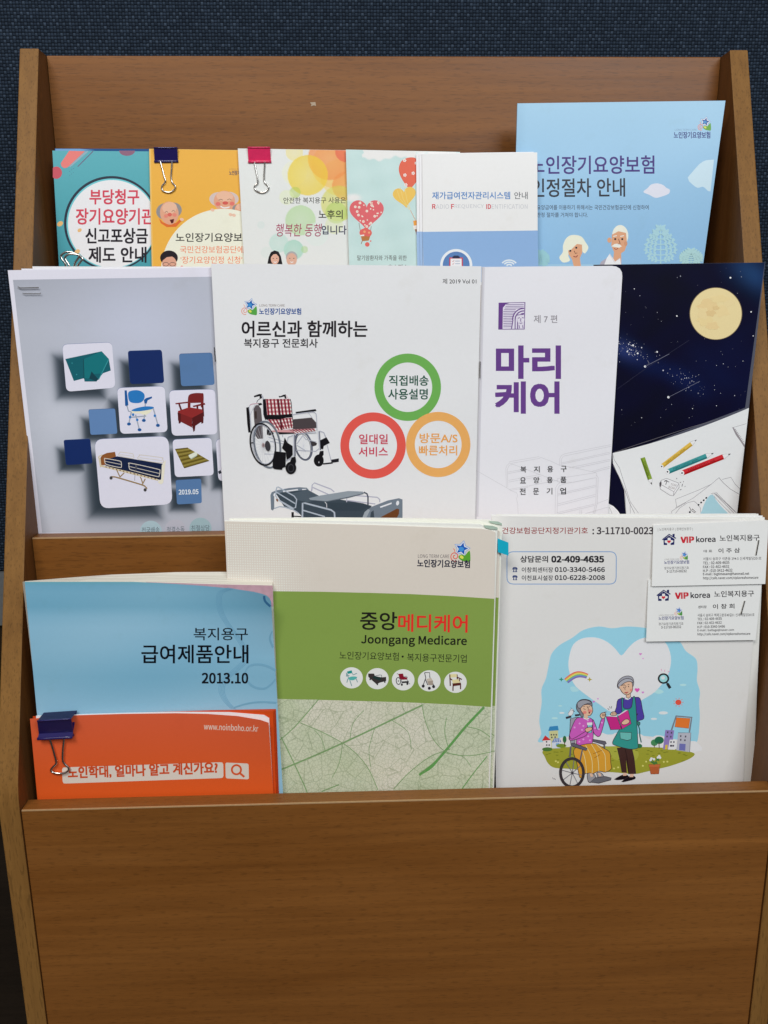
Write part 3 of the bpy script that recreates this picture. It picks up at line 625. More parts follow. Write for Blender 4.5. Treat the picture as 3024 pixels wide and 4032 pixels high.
TILES = [(TW, 452, 657, 812, 641, 838, 970, 482, 1000, 26), (TN, 928, 705, 1175, 697, 1192, 936, 945, 944, 14), (TB, 1300, 726, 1541, 718, 1558, 950, 1315, 960, 14), (TL, 642, 1131, 835, 1122, 852, 1304, 657, 1313, 10),
         (TW, 850, 973, 1195, 960, 1217, 1292, 874, 1306, 24), (TW, 1227, 992, 1560, 982, 1579, 1308, 1248, 1320, 24), (TN, 462, 1352, 655, 1342, 672, 1520, 480, 1532, 10), (TW, 685, 1346, 1222, 1322, 1252, 1816, 730, 1848, 42),
         (TW, 1252, 1348, 1535, 1334, 1552, 1606, 1270, 1620, 20), (TB, 1275, 1643, 1460, 1632, 1465, 1808, 1285, 1818, 10), (TW, 1566, 1345, 1700, 1338, 1720, 1640, 1586, 1650, 24)]
def grey_bg(x, y):
    X = np.asarray(x)*1.8433; Y = (np.asarray(y)-1000)*1.8433
    b = np.tile(np.array([176., 179., 192.]), (len(X), 1))
    b += (np.exp(-((X-1000)/520)**2-((Y-520)/430)**2)*16)[:, None]*np.array([0.7, 0.75, 1.15])
    b -= (np.clip(1-(Y-185)/360, 0, 1)*np.clip(1-(X-90)/1700, 0, 1)*14)[:, None]
    b += (np.exp(-((X-420)/210)**2-((Y-1180)/300)**2)*14)[:, None]+(np.exp(-((X-420)/220)**2-((Y-1850)/260)**2)*10)[:, None]
    dk = np.zeros(len(X))
    for t in TILES:
        q = np.array(t[1:9]).reshape(4, 2); cx, cy = q.mean(0); w = (abs(q[1, 0]-q[0, 0])+abs(q[2, 0]-q[3, 0]))/4; h = (abs(q[3, 1]-q[0, 1])+abs(q[2, 1]-q[1, 1]))/4
        ox, oy = 0.23*w+34, 0.25*h+36; slant = (q[3, 0]-q[0, 0])/(2*h)
        dx = np.abs(X-(cx-ox)-slant*(Y-cy))-w*0.98; dy = np.abs(Y-(cy+oy))-h*0.93
        d = np.where((dx > 0) & (dy > 0), np.hypot(dx, dy), np.maximum(dx, dy)); f = 0.16*min(w, h)+24
        dk = np.maximum(dk, 0.93/(1+np.exp((d+0.10*f)/(f*0.33))))
    return b*(1-dk[:, None])+np.array([36, 46, 56])*dk[:, None]
s.grid(pa, ZD(94, 188, 1640, 163), ZD(306, 2024, 1728, 2012), grey_bg, 3.6)
for t in TILES:
    q = ZD(*t[1:9]); tn = 'tile#%d' % TILES.index(t); s.poly(tn, rrect([(a-0.5, b-1.4) for a, b in q], t[9]/1.8433*1.5), (104, 118, 160) if t[0] == TW else (60, 84, 130)); s.poly(tn, rrect(q, t[9]/1.8433*1.5), t[0])
# teal cloth
pa = 'picture#cloth'
zpoly(s, pa, ZD, (12, 92, 104), 474, 762, 738, 706, 790, 762, 804, 846, 748, 866, 700, 926, 614, 926, 610, 902, 536, 922); zpoly(s, pa, ZD, (8, 110, 118), 606, 764, 738, 706, 790, 762, 740, 868, 690, 870, 640, 905, 612, 900)
zpoly(s, pa, ZD, (4, 62, 74), 664, 852, 716, 912, 690, 922, 648, 904); zline(s, pa, ZD, (4, 54, 66), 4, 606, 764, 610, 905); zline(s, pa, ZD, (56, 150, 158), 5, 788, 766, 716, 912); zell(s, pa, ZD, (60, 150, 160), 523, 792, 4); zell(s, pa, ZD, (60, 150, 160), 556, 875, 4)
# blue bath chair
pa = 'picture#bath_chair'
BC, BD = (40, 116, 186), (24, 84, 150)
zpoly(s, pa, ZD, BD, 904, 990, 920, 990, 932, 1096, 920, 1108, 908, 1100)
zpoly(s, pa, ZD, BC, *flat(smooth_line([np.array(p) for p in ((930, 1010), (955, 992), (1006, 990), (1044, 1012), (1048, 1048), (1022, 1078), (972, 1082), (938, 1066))], 4, True)))
zpoly(s, pa, ZD, BD, 1044, 1060, 1060, 1046, 1102, 1034, 1104, 1046, 1072, 1062, 1064, 1086, 1050, 1088)
for a in ((922, 1100, 932, 1140, 962, 1150), (1056, 1084, 1052, 1112)): zline(s, pa, ZD, (150, 158, 174), 8, *a)
zpoly(s, pa, ZD, (226, 222, 200), 950, 1138, 1112, 1118, 1092, 1150, 1052, 1172, 1020, 1158, 962, 1156); zpoly(s, pa, ZD, BC, *flat(smooth_line([np.array(p) for p in ((954, 1134), (1000, 1116), (1060, 1106), (1112, 1110), (1108, 1124), (1040, 1138), (980, 1142))], 4, True)))
for a in ((952, 1152, 936, 1226), (984, 1166, 1010, 1270), (1112, 1120, 1146, 1240), (1050, 1166, 1044, 1204), (942, 1186, 1060, 1176)): zline(s, pa, ZD, (158, 164, 180), 9, *a)
for x, y in ((936, 1234), (1013, 1276), (1146, 1244), (1044, 1208)): zell(s, pa, ZD, BD, x, y, 14, 11)
for x, y in ((944, 1184), (996, 1204), (1124, 1174), (966, 1166)): zell(s, pa, ZD, BC, x, y, 9, 10)
# brown armchair
pa = 'picture#armchair'
B1, B2 = (116, 34, 34), (82, 24, 26)
zpoly(s, pa, ZD, B1, *flat(smooth_line([np.array(p) for p in ((1362, 1122), (1364, 1052), (1374, 1022), (1410, 1010), (1460, 1010), (1478, 1022), (1476, 1120))], 4)), 1458, 1112, 1456, 1062, 1430, 1050, 1384, 1058, 1382, 1120)
zpoly(s, pa, ZD, B1, 1382, 1056, 1456, 1046, 1460, 1080, 1384, 1082)
for a in ((1272, 1082, 1362, 1072, 1366, 1082, 1276, 1092), (1398, 1102, 1486, 1080, 1490, 1094, 1404, 1112)): zpoly(s, pa, ZD, B1, *a)
for a in ((1300, 1090, 1318, 1140), (1432, 1104, 1436, 1168), (1470, 1090, 1476, 1180)): zline(s, pa, ZD, B2, 13, *a)
zpoly(s, pa, ZD, (138, 40, 40), 1290, 1140, 1372, 1112, 1468, 1128, 1476, 1152, 1392, 1192, 1296, 1164); zpoly(s, pa, ZD, B1, 1290, 1150, 1394, 1190, 1394, 1260, 1292, 1208); zpoly(s, pa, ZD, B2, 1394, 1190, 1478, 1146, 1474, 1210, 1396, 1262)
for a in ((1288, 1150, 1312, 1160, 1312, 1226, 1298, 1232), (1392, 1232, 1420, 1232, 1414, 1282, 1404, 1292), (1456, 1190, 1478, 1186, 1476, 1226, 1462, 1232)): zpoly(s, pa, ZD, B2, *a)
# hospital bed on the big tile
pa = 'picture#bed'
BE, BR_ = (206, 192, 166), (138, 84, 44); Zg = zm(340, 1700, 3.1904)
zpoly(s, pa, Zg, BR_, 176, 330, 200, 292, 258, 266, 360, 252, 372, 310, 300, 350, 230, 420, 178, 420); zline(s, pa, Zg, BE, 14, 150, 330, 160, 310, 200, 290); zpoly(s, pa, Zg, BE, 150, 320, 178, 330, 190, 440, 172, 450)
zpoly(s, pa, Zg, (22, 34, 66), 240, 352, 384, 308, 962, 404, 940, 592, 620, 520, 330, 440, 236, 412); zpoly(s, pa, Zg, (14, 20, 40), 236, 412, 330, 440, 620, 520, 940, 592, 930, 606, 600, 540, 240, 424)
zpoly(s, pa, Zg, BE, 188, 418, 560, 506, 900, 596, 904, 618, 560, 532, 188, 440)
for x in range(240, 880, 44): zpoly(s, pa, Zg, (120, 84, 52), x, 434+(x-240)*0.245, x+16, 438+(x-240)*0.245, x+16, 450+(x-240)*0.245, x, 446+(x-240)*0.245)
zpoly(s, pa, Zg, (226, 220, 204), 948, 420, 1000, 350, 990, 420, 966, 640, 940, 662, 900, 640, 910, 612, 940, 600)
def rail(pts, wd=9, col=(206, 198, 190)): zline(s, pa, Zg, col, wd, *pts, sm=5, closed=True)
rail((416, 300, 420, 262, 440, 256, 570, 274, 588, 290, 584, 334)); rail((664, 346, 668, 300, 690, 292, 940, 324, 956, 340, 948, 390)); zline(s, pa, Zg, (206, 198, 190), 6, 420, 286, 586, 308); zline(s, pa, Zg, (206, 198, 190), 6, 668, 324, 950, 362)
rail((228, 342, 246, 336, 410, 366, 438, 386, 440, 440, 420, 448, 300, 424, 240, 400)); zline(s, pa, Zg, (206, 198, 190), 7, 234, 370, 440, 412)
rail((536, 410, 560, 396, 890, 468, 924, 494, 914, 552, 880, 560, 580, 484, 540, 456)); zline(s, pa, Zg, (206, 198, 190), 7, 540, 436, 918, 524)
zpoly(s, pa, Zg, (80, 82, 92), 612, 416, 638, 420, 634, 470, 616, 462); zline(s, pa, Zg, (110, 100, 90), 4, 624, 466, 612, 520, 606, 616)
WF = (148, 122, 84)
for a in ((382, 480, 400, 520, 424, 572), (476, 516, 420, 570), (676, 566, 690, 590, 708, 650), (740, 590, 704, 660)): zline(s, pa, Zg, WF, 13, *a)
zline(s, pa, Zg, WF, 16, 306, 566, 340, 566, 400, 578, 690, 664, 740, 690, 762, 716, sm=4)
for x, y in ((310, 580), (738, 730)): zell(s, pa, Zg, (66, 64, 66), x, y, 19, 21)
# ribbed air mattress with pump
pa = 'picture#mattress'
zpoly(s, pa, ZD, (128, 112, 48), 1270, 1416, 1362, 1406, 1520, 1500, 1336, 1556)
for k in range(11):
    t = k/10; zline(s, pa, ZD, ((92, 78, 28), (150, 134, 66))[k % 2], 7, 1272+64*t, 1418+134*t, 1364+150*t, 1408+92*t)
zpoly(s, pa, ZD, (216, 220, 206), 1368, 1460, 1420, 1436, 1434, 1446, 1430, 1458, 1388, 1482, 1374, 1476); zpoly(s, pa, ZD, (180, 190, 176), 1372, 1474, 1388, 1482, 1430, 1458, 1432, 1464, 1388, 1490)
zpoly(s, pa, ZD, (40, 44, 56), 1582, 1580, 1600, 1568, 1610, 1590, 1590, 1598)
pa = 'picture'; ztext(s, ZD, '2019.05', 1298, 1440, 1712, 1746, (216, 222, 236), 0.012, dy=4, part='date')
for x, y, c in ((1095, 2014, (164, 186, 196)), (1275, 2004, (178, 177, 190)), (1455, 1992, (152, 176, 184))): zell(s, 'badge#'+str({1095: 1030, 1275: 1212, 1455: 1390}[x]), ZD, c, x, y, 80, 78, n=40)
ztext(s, ZD, '전국배송', 1030, 1158, 1984, 2028, (96, 106, 116), 0.0, dy=5, part='badge#'+str(1030)); ztext(s, ZD, '청결소독', 1212, 1340, 1980, 2024, (96, 106, 116), 0.0, dy=5, part='badge#'+str(1212)); ztext(s, ZD, '친절상담', 1390, 1522, 1970, 2014, (96, 106, 116), 0.0, dy=5, part='badge#'+str(1390))
for (a, rad) in (((130, 238, 146, 246, 170, 246, 282, 243), 3.4), ((164, 284, 172, 287, 290, 288, 296, 281), 2.6)):
    q = ZD(*a); c3 = s.P(*np.array(q).T, 0.0016); V, F = tube(c3, rad/1.8433/FPX*0.62, 8); s.raw('staple', V, F, 'steel')
s.build()

# --- white catalogue with the wheelchair
s = Sheet('catalogue', 'white catalogue with a tartan wheelchair and green, red and orange rings', 'catalogue', 0.0918, LIPZ[2], FLOORZ[2], (223, 223, 223))
tl, tr, br, bl = P1(ZE, 45, 55), P1(ZE, 1580, 70), P1(ZE, 1545, 1492), P1(ZE, 124, 1600)
s.slab([tl, tr, s.down(tr, br), s.down(tl, bl)], (222, 222, 222), 0.0012)
for (y0_, y1_) in ((530, 612),): 
    c3 = s.P(*np.array(ZE(63, y0_, 66, (y0_+y1_)/2, 70, y1_)).T, 0.0009); V, F = tube(c3, 0.00045, 6); s.raw('staple', V, F, 'steel')
s.k += 2
ztext(s, ZE, '제 2019 Vol 01', 1360, 1552, 140, 170, (46, 44, 46), 0.008, part='issue_number')
Zl = zm(920, 1150, 2.9625)
logo(s, Zl, 82, 75, 1.0, ((36, 96, 168), (226, 150, 130), (86, 160, 72))); ztext(s, Zl, 'LONG TERM CARE', 302, 596, 142, 170, (126, 110, 100), 0.0, part='logo'); ztext(s, Zl, '노인장기요양보험', 298, 786, 188, 262, (36, 78, 146), 0.024, part='logo')
ztext(s, Zl, '어르신과 함께하는', 96, 1558, 336, 524, (38, 34, 38), 0.022, part='title'); ztext(s, Zl, '복지용구 전문회사', 122, 980, 544, 648, (38, 34, 38), 0.016)
for cx, cy, ro, ri, c in ((1162, 757, 189, 139, (108, 170, 84)), (965, 1088, 186, 136, (220, 88, 78)), (1335, 1082, 183, 133, (236, 168, 96))):
    s.poly('emblem#%d' % cx, circ(*P1(ZE, cx, cy), ro/1.4426, ro*1.012/1.4426, 72), c, [circ(*P1(ZE, cx, cy), ri/1.4426, ri*1.012/1.4426, 60)[::-1]])
for t, a, b, y0_, y1_, c in (('직접배송', 1056, 1280, 690, 748, (36, 84, 66)), ('사용설명', 1052, 1275, 766, 826, (36, 84, 66)), ('일대일', 886, 1048, 1024, 1080, (196, 58, 84)), ('서비스', 884, 1048, 1096, 1150, (196, 58, 84)), ('방문A/S', 1230, 1444, 1018, 1074, (236, 160, 84)), ('빠른처리', 1226, 1442, 1088, 1144, (236, 160, 84))): ztext(s, ZE, t, a, b, y0_, y1_, c, 0.017, part='emblem#%d' % (1162 if y1_ < 900 else 965 if a < 1100 else 1335))
# wheelchair picture
Zw = zm(930, 1520, 3.7705); K = (26, 25, 28); AL = (176, 178, 188); pa = 'picture'
def ring(z, col, x, y, rx, ry, wd, rot): zline(s, pa, z, col, wd, *flat(circ(x, y, rx, ry, 48, rot)), closed=True)
ring(Zw, (92, 96, 112), 1000, 890, 120, 210, 26, -12); ring(Zw, (40, 42, 52), 996, 900, 104, 190, 7, -12)
for k in range(12): zline(s, pa, Zw, (206, 208, 214), 3, 1000, 890, 1000+100*math.cos(k*0.52), 890+190*math.sin(k*0.52))
zpoly(s, pa, Zw, (60, 56, 58), 1110, 800, 1200, 850, 1190, 880, 1130, 900, 1112, 860)
zpoly(s, pa, Zw, (92, 84, 86), 256, 340, 290, 284, 330, 282, 370, 340, 386, 520, 400, 780, 320, 786, 288, 740, 262, 460); zpoly(s, pa, Zw, (60, 50, 46), 274, 376, 304, 374, 306, 484, 278, 486)
zpoly(s, pa, Zw, K, 148, 320, 190, 310, 200, 420, 216, 690, 180, 690, 164, 560)
zline(s, pa, Zw, AL, 12, 222, 640, 206, 420, 194, 330, 200, 290, 240, 268, 380, 262, sm=3); zline(s, pa, Zw, AL, 7, 208, 440, 250, 330, 280, 280)
zline(s, pa, Zw, (196, 150, 160), 10, 200, 286, 240, 266, 350, 258)
zpoly(s, pa, Zw, K, 320, 258, 370, 250, 390, 276, 340, 290); zpoly(s, pa, Zw, K, 262, 146, 340, 118, 384, 118, 376, 136, 384, 180, 350, 194, 346, 150, 268, 168); zline(s, pa, Zw, (50, 50, 60), 9, 352, 188, 316, 216, 304, 250)
zpoly(s, pa, Zw, K, 630, 144, 660, 150, 700, 130, 738, 124, 736, 142, 750, 186, 722, 188, 714, 156, 640, 172); zline(s, pa, Zw, (206, 170, 176), 8, 742, 136, 772, 186)
zline(s, pa, Zw, AL, 20, 386, 140, 404, 200, 410, 430); zpoly(s, pa, Zw, K, 396, 198, 436, 190, 460, 430, 480, 520, 412, 450, 404, 420)
TA, TBc = (150, 46, 60), (222, 204, 200)
def tartan(q, nu, nv):
    q = [np.array(p, float) for p in q]; L = lambda u, v: tuple((1-v)*((1-u)*q[0]+u*q[1])+v*((1-u)*q[3]+u*q[2]))
    zpoly(s, pa, Zw, (196, 138, 142), *[c for u, v in ((0, 0), (1, 0), (1, 1), (0, 1)) for c in L(u, v)])
    for i in range(nu):
        u0, u1 = (i+0.15)/nu, (i+0.62)/nu; zpoly(s, pa, Zw, TA, *[c for u, v in ((u0, 0), (u1, 0), (u1, 1), (u0, 1)) for c in L(u, v)])
        for j in range(nv):
            a, b = (i+0.66)/nu, min(1, (i+1.10)/nu); zpoly(s, pa, Zw, (236, 226, 220), *[c for u, v in ((a, (j+.5)/nv), (b, (j+.5)/nv), (b, (j+.95)/nv), (a, (j+.95)/nv)) for c in L(u, v)])
            zpoly(s, pa, Zw, (104, 30, 42), *[c for u, v in ((u0, (j+.05)/nv), (u1, (j+.05)/nv), (u1, (j+.4)/nv), (u0, (j+.4)/nv)) for c in L(u, v)])
tartan(((438, 192), (800, 192), (830, 420), (462, 430)), 7, 4); tartan(((470, 496), (830, 470), (848, 618), (580, 660)), 7, 3)
zpoly(s, pa, Zw, (90, 30, 40), 610, 196, 634, 196, 690, 650, 664, 660); zline(s, pa, Zw, (46, 34, 38), 9, 800, 192, 816, 240, 828, 400, 850, 620)
zpoly(s, pa, Zw, K, 410, 448, 470, 428, 640, 430, 830, 412, 836, 460, 740, 468, 640, 494, 470, 492, 430, 500)
zpoly(s, pa, Zw, K, 882, 384, 1180, 342, 1192, 372, 1000, 404, 886, 408); zline(s, pa, Zw, AL, 12, 838, 440, 860, 420, 1120, 386, 1170, 400, 1190, 440, 1200, 660, sm=3); zline(s, pa, Zw, AL, 6, 1070, 394, 1130, 470)
zpoly(s, pa, Zw, (74, 66, 68), 846, 494, 1120, 468, 1186, 540, 1190, 620, 1000, 636, 840, 636)
tartan(((760, 646), (1160, 630), (1190, 662), (880, 712)), 8, 1); zpoly(s, pa, Zw, (206, 150, 152), 500, 664, 780, 646, 860, 690, 620, 690); zpoly(s, pa, Zw, K, 616, 684, 860, 690, 858, 706, 640, 714); zpoly(s, pa, Zw, K, 455, 640, 500, 650, 560, 700, 500, 730, 458, 720)
for a in ((880, 706, 1190, 692), (760, 840, 770, 760, 870, 720), (900, 860, 1000, 720), (1000, 740, 1030, 790, 1190, 830), (900, 880, 1030, 960, 1180, 970, 1230, 930), (890, 950, 1040, 966), (690, 720, 690, 760), (480, 760, 720, 830), (500, 820, 700, 860), (420, 1010, 560, 1010)): zline(s, pa, Zw, AL, 13, *a)
zline(s, pa, Zw, (110, 112, 122), 34, 862, 726, 866, 1040); zline(s, pa, Zw, (200, 202, 210), 14, 852, 726, 856, 1040); zline(s, pa, Zw, (110, 112, 122), 30, 1226, 670, 1246, 950); zline(s, pa, Zw, (200, 202, 210), 12, 1220, 670, 1238, 950)
ring(Zw, (108, 114, 124), 460, 868, 190, 345, 26, -9); ring(Zw, K, 396, 866, 182, 312, 22, -10); ring(Zw, AL, 404, 866, 164, 290, 9, -10)
for k in range(20): zline(s, pa, Zw, (196, 198, 204), 3, 400, 880, 404+160*math.cos(k*0.314+.1), 866+284*math.sin(k*0.314+.1))
zell(s, pa, Zw, (60, 58, 62), 468, 890, 40, 78, -8); zell(s, pa, Zw, (170, 150, 150), 402, 878, 22, 34); zell(s, pa, Zw, (112, 102, 104), 402, 878, 10, 18)
zpoly(s, pa, Zw, K, 568, 968, 738, 986, 732, 1200, 690, 1216, 680, 1244, 566, 1232, 540, 1206, 544, 1100); zpoly(s, pa, Zw, K, 720, 764, 760, 840, 836, 890, 838, 1020, 800, 1070, 750, 1098, 738, 980, 680, 920, 704, 850)
zline(s, pa, Zw, AL, 16, 740, 1110, 780, 1090, 830, 1060); zell(s, pa, Zw, K, 812, 1216, 80, 92); zpoly(s, pa, Zw, K, 824, 1060, 880, 1046, 890, 1120, 870, 1180, 790, 1150); zell(s, pa, Zw, (190, 190, 194), 814, 1244, 8, 12); zell(s, pa, Zw, (70, 70, 76), 812, 1220, 46, 60); zell(s, pa, Zw, K, 812, 1220, 38, 50)
zell(s, pa, Zw, K, 1226, 1106, 74, 90); zpoly(s, pa, Zw, K, 1244, 966, 1296, 960, 1298, 1020, 1270, 1060, 1220, 1040); zell(s, pa, Zw, (190, 190, 194), 1228, 1132, 8, 12)
zpoly(s, pa, Zw, K, 1246, 806, 1340, 760, 1390, 844, 1300, 890, 1290, 940, 1254, 930); zline(s, pa, Zw, AL, 16, 1240, 670, 1300, 690, 1330, 760); zline(s, pa, Zw, AL, 11, 1350, 876, 1410, 1110)
zpoly(s, pa, Zw, (34, 34, 40), 1410, 1094, 1524, 1074, 1522, 1124, 1414, 1140); zpoly(s, pa, Zw, (34, 34, 40), 1284, 1146, 1430, 1130, 1432, 1150, 1290, 1166); zpoly(s, pa, Zw, K, 220, 838, 254, 832, 254, 848, 222, 852)
# adjustable bed picture
pa = 'picture#2'
Zb = zm(1030, 1860, 2.8119); BG, BM, BL_ = (110, 122, 134), (58, 70, 80), (168, 178, 190)
zpoly(s, pa, Zb, BG, 98, 250, 112, 220, 160, 200, 300, 174, 420, 164, 500, 170, 524, 196, 470, 200, 200, 230, 140, 260, 140, 400, 124, 424, 104, 410); zpoly(s, pa, Zb, (216, 218, 222), 236, 206, 400, 184, 406, 198, 240, 220); zpoly(s, pa, Zb, (216, 218, 222), 448, 184, 496, 182, 490, 192, 450, 196); zell(s, pa, Zb, (216, 218, 222), 142, 246, 10, 18, 20)
zpoly(s, pa, Zb, BM, 160, 236, 230, 220, 510, 192, 640, 262, 1120, 342, 1220, 372, 1130, 520, 480, 520, 400, 440, 250, 380)
zpoly(s, pa, Zb, (76, 88, 98), 510, 192, 640, 262, 660, 300, 500, 330, 380, 300, 330, 232); zpoly(s, pa, Zb, (52, 64, 74), 730, 336, 1120, 342, 1220, 372, 1100, 430, 760, 420)
for a in ((556, 200, 560, 140, 584, 116, 770, 186, 804, 216), (566, 166, 740, 244), (550, 210, 556, 190), (942, 330, 944, 272, 1040, 256, 1280, 276, 1308, 300, 1308, 330), (950, 310, 1260, 350)): zline(s, pa, Zb, (172, 172, 188), 12, *a)
zline(s, pa, Zb, (70, 76, 90), 16, 1130, 220, 1166, 236, 1178, 270, 1178, 360)
zpoly(s, pa, Zb, (140, 150, 158), 522, 286, 650, 256, 960, 206, 1120, 212, 1130, 230, 960, 270, 720, 318, 540, 304); zpoly(s, pa, Zb, (92, 102, 112), 540, 304, 720, 318, 960, 270, 1130, 230, 1128, 240, 960, 284, 720, 326)
for a in ((160, 200, 170, 164, 184, 162, 360, 262, 388, 300, 376, 390, 350, 398, 180, 300, 156, 260, 160, 200), (166, 220, 372, 346), (180, 300, 300, 380, 408, 452)): zline(s, pa, Zb, BL_, 13, *a)
zline(s, pa, Zb, BL_, 13, 140, 400, 200, 378, 260, 386, 330, 410); zpoly(s, pa, Zb, (130, 84, 56), 158, 290, 180, 296, 184, 326, 166, 318)
zline(s, pa, Zb, BL_, 18, 452, 500, 454, 340, 480, 340, 770, 416, 806, 444, 812, 520); zline(s, pa, Zb, BL_, 15, 460, 420, 700, 490); zline(s, pa, Zb, (210, 212, 216), 7, 700, 326, 720, 350, 722, 390)
zpoly(s, pa, Zb, BG, 1110, 520, 1140, 440, 1220, 380, 1400, 310, 1520, 286, 1560, 300, 1560, 520); zpoly(s, pa, Zb, (150, 160, 168), 1110, 520, 1140, 440, 1180, 406, 1200, 420, 1150, 520); zpoly(s, pa, Zb, (216, 218, 222), 1310, 378, 1440, 332, 1440, 350, 1316, 394); zell(s, pa, Zb, (216, 218, 222), 1506, 340, 17, 27, 10); zpoly(s, pa, Zb, (104, 62, 34), 1330, 490, 1500, 400, 1524, 410, 1520, 460, 1490, 520, 1300, 520); zpoly(s, pa, Zb, BM, 1210, 440, 1240, 420, 1250, 520, 1200, 520)
zline(s, pa, Zb, K, 26, 344, 440, 344, 520); zline(s, pa, Zb, K, 12, 344, 484, 440, 490)
s.build()

# --- white booklet with purple title
s = Sheet('booklet', 'white booklet with large purple title and rounded upper corner', 'booklet', 0.0914, LIPZ[2], FLOORZ[2], (225, 226, 229))
tl, tr, br, bl = P1(ZF, 74, 74), P1(ZF, 850, 66), P1(ZF, 768, 1440), P1(ZF, 38, 1462)
rc = ZF(790, 66, 815, 70, 835, 82, 846, 102, 848, 126)
for k in (2, 1):
    t2 = P1(ZF, 74-k*4, 72); q = s.down(t2, P1(ZF, 38-k*4, 1462)); s.slab([t2]+ZF(780, 66)+[s.down(P1(ZF, 780, 66), P1(ZF, 700, 1440)), q], (206, 206, 212), 0.0003, 'pages', out=-0.0005*k)
s.slab([tl]+rc+[s.down((tr[0]-1, tr[1]), br), s.down(tl, bl)], (227, 227, 235), 0.0004)
zpoly(s, 'cover', ZF, (206, 205, 214), 74, 74, 84, 74, 48, 1462, 38, 1462)
c3 = s.P(*np.array(ZF(57, 598, 56, 645, 56, 690)).T, 0.0008); V, F = tube(c3, 0.0005, 6); s.raw('staple', V, F, 'steel')
PU = (104, 66, 138)
zpoly(s, 'emblem', ZF, PU, 160, 271, 309, 268, 305, 420, 158, 421); zpoly(s, 'emblem', ZF, (222, 218, 232), 184, 300, 200, 280, 222, 273, 304, 272, 301, 416, 182, 417)
for k in range(14): zline(s, 'emblem', ZF, PU, 3, 186+max(0, 4-k)*4, 282+k*9.5, (300 if k < 3 else 262-k*2.2), 281+k*9.5)
for r in (62, 48, 34): zline(s, 'emblem', ZF, PU, 6, *flat([(max(228, min(302, a)), b) for a, b in circ(300, 366, r, r*1.02, 20, 0, 180, 275)]), ); zline(s, 'emblem', ZF, PU, 5, 300-r, 366, 300-r, 416) if r < 60 else zline(s, 'emblem', ZF, PU, 5, 240, 366, 232, 416)
zell(s, 'emblem', ZF, (222, 218, 232), 284, 364, 20, 30)
for a in ((268, 358, 278, 354), (290, 354, 300, 356), (284, 358, 282, 374, 286, 376), (276, 384, 284, 386, 292, 383), (274, 396, 276, 414), (294, 396, 296, 414), (262, 340, 300, 336)): zline(s, 'emblem', ZF, PU, 4, *a)
ztext(s, ZF, '제 7 편', 356, 486, 340, 384, (146, 142, 150), 0.010, part='volume_number')
ztext(s, ZF, '마리', 150, 502, 514, 690, PU, 0.034, part='title'); ztext(s, ZF, '케어', 145, 494, 714, 884, PU, 0.034, part='title')
Zm = zm(1860, 1700, 2.765)
GL = (198, 197, 203)
for a in ((40, 420, 372, 610, 440, 650, 480, 662, 494, 690, 480, 730, 494, 790, 498, 900), (370, 612, 364, 400, 376, 366, 402, 344, 402, 326, 720, 272, 754, 282), (386, 606, 380, 410, 400, 366, 432, 356, 436, 342, 740, 288), (404, 340, 520, 384, 930, 540, 950, 552), (754, 282, 850, 318, 940, 360, 1130, 396, 1290, 432, 1350, 446, 1358, 490),
          (386, 440, 520, 414), (390, 456, 560, 422), (392, 530, 730, 466), (394, 548, 748, 484, 748, 548), (400, 628, 606, 590, 604, 604, 410, 640), (616, 602, 618, 588, 940, 526), (950, 370, 952, 290, 970, 258, 1010, 238, 1510, 140), (966, 366, 970, 300, 990, 266, 1510, 158), (970, 340, 1506, 220), (972, 352, 1505, 236), (1050, 392, 1500, 300), (1120, 396, 1500, 316), (1300, 432, 1498, 376), (1320, 440, 1496, 396),
          (926, 510, 1340, 446), (924, 510, 926, 544, 1100, 550, 1346, 500), (900, 900, 906, 610, 930, 570, 960, 552), (922, 900, 930, 620, 950, 586, 980, 572, 1340, 500), (930, 676, 1344, 582), (930, 690, 1344, 598), (928, 786, 1340, 682), (926, 806, 1338, 702), (924, 880, 1330, 786), (926, 896, 1330, 802), (1348, 470, 1370, 500, 1360, 780, 1330, 900), (1350, 500, 1344, 780, 1316, 890), (1172, 850, 1170, 900), (1192, 846, 1188, 900), (1360, 780, 1476, 736), (1230, 890, 1476, 820)): zline(s, 'picture', Zm, GL, 3.5, *a)
for r, (row, y0_, y1_) in enumerate((('복지용구', 378, 444), ('요양용품', 496, 562), ('전문기업', 616, 686))):
    for k, chh in enumerate(row):
        x = (524, 670, 816, 964)[k]-r*4; ztext(s, Zm, chh, x, x+62, y0_-k*2, y1_-k*2, (40, 38, 42), 0.016)
s.build()

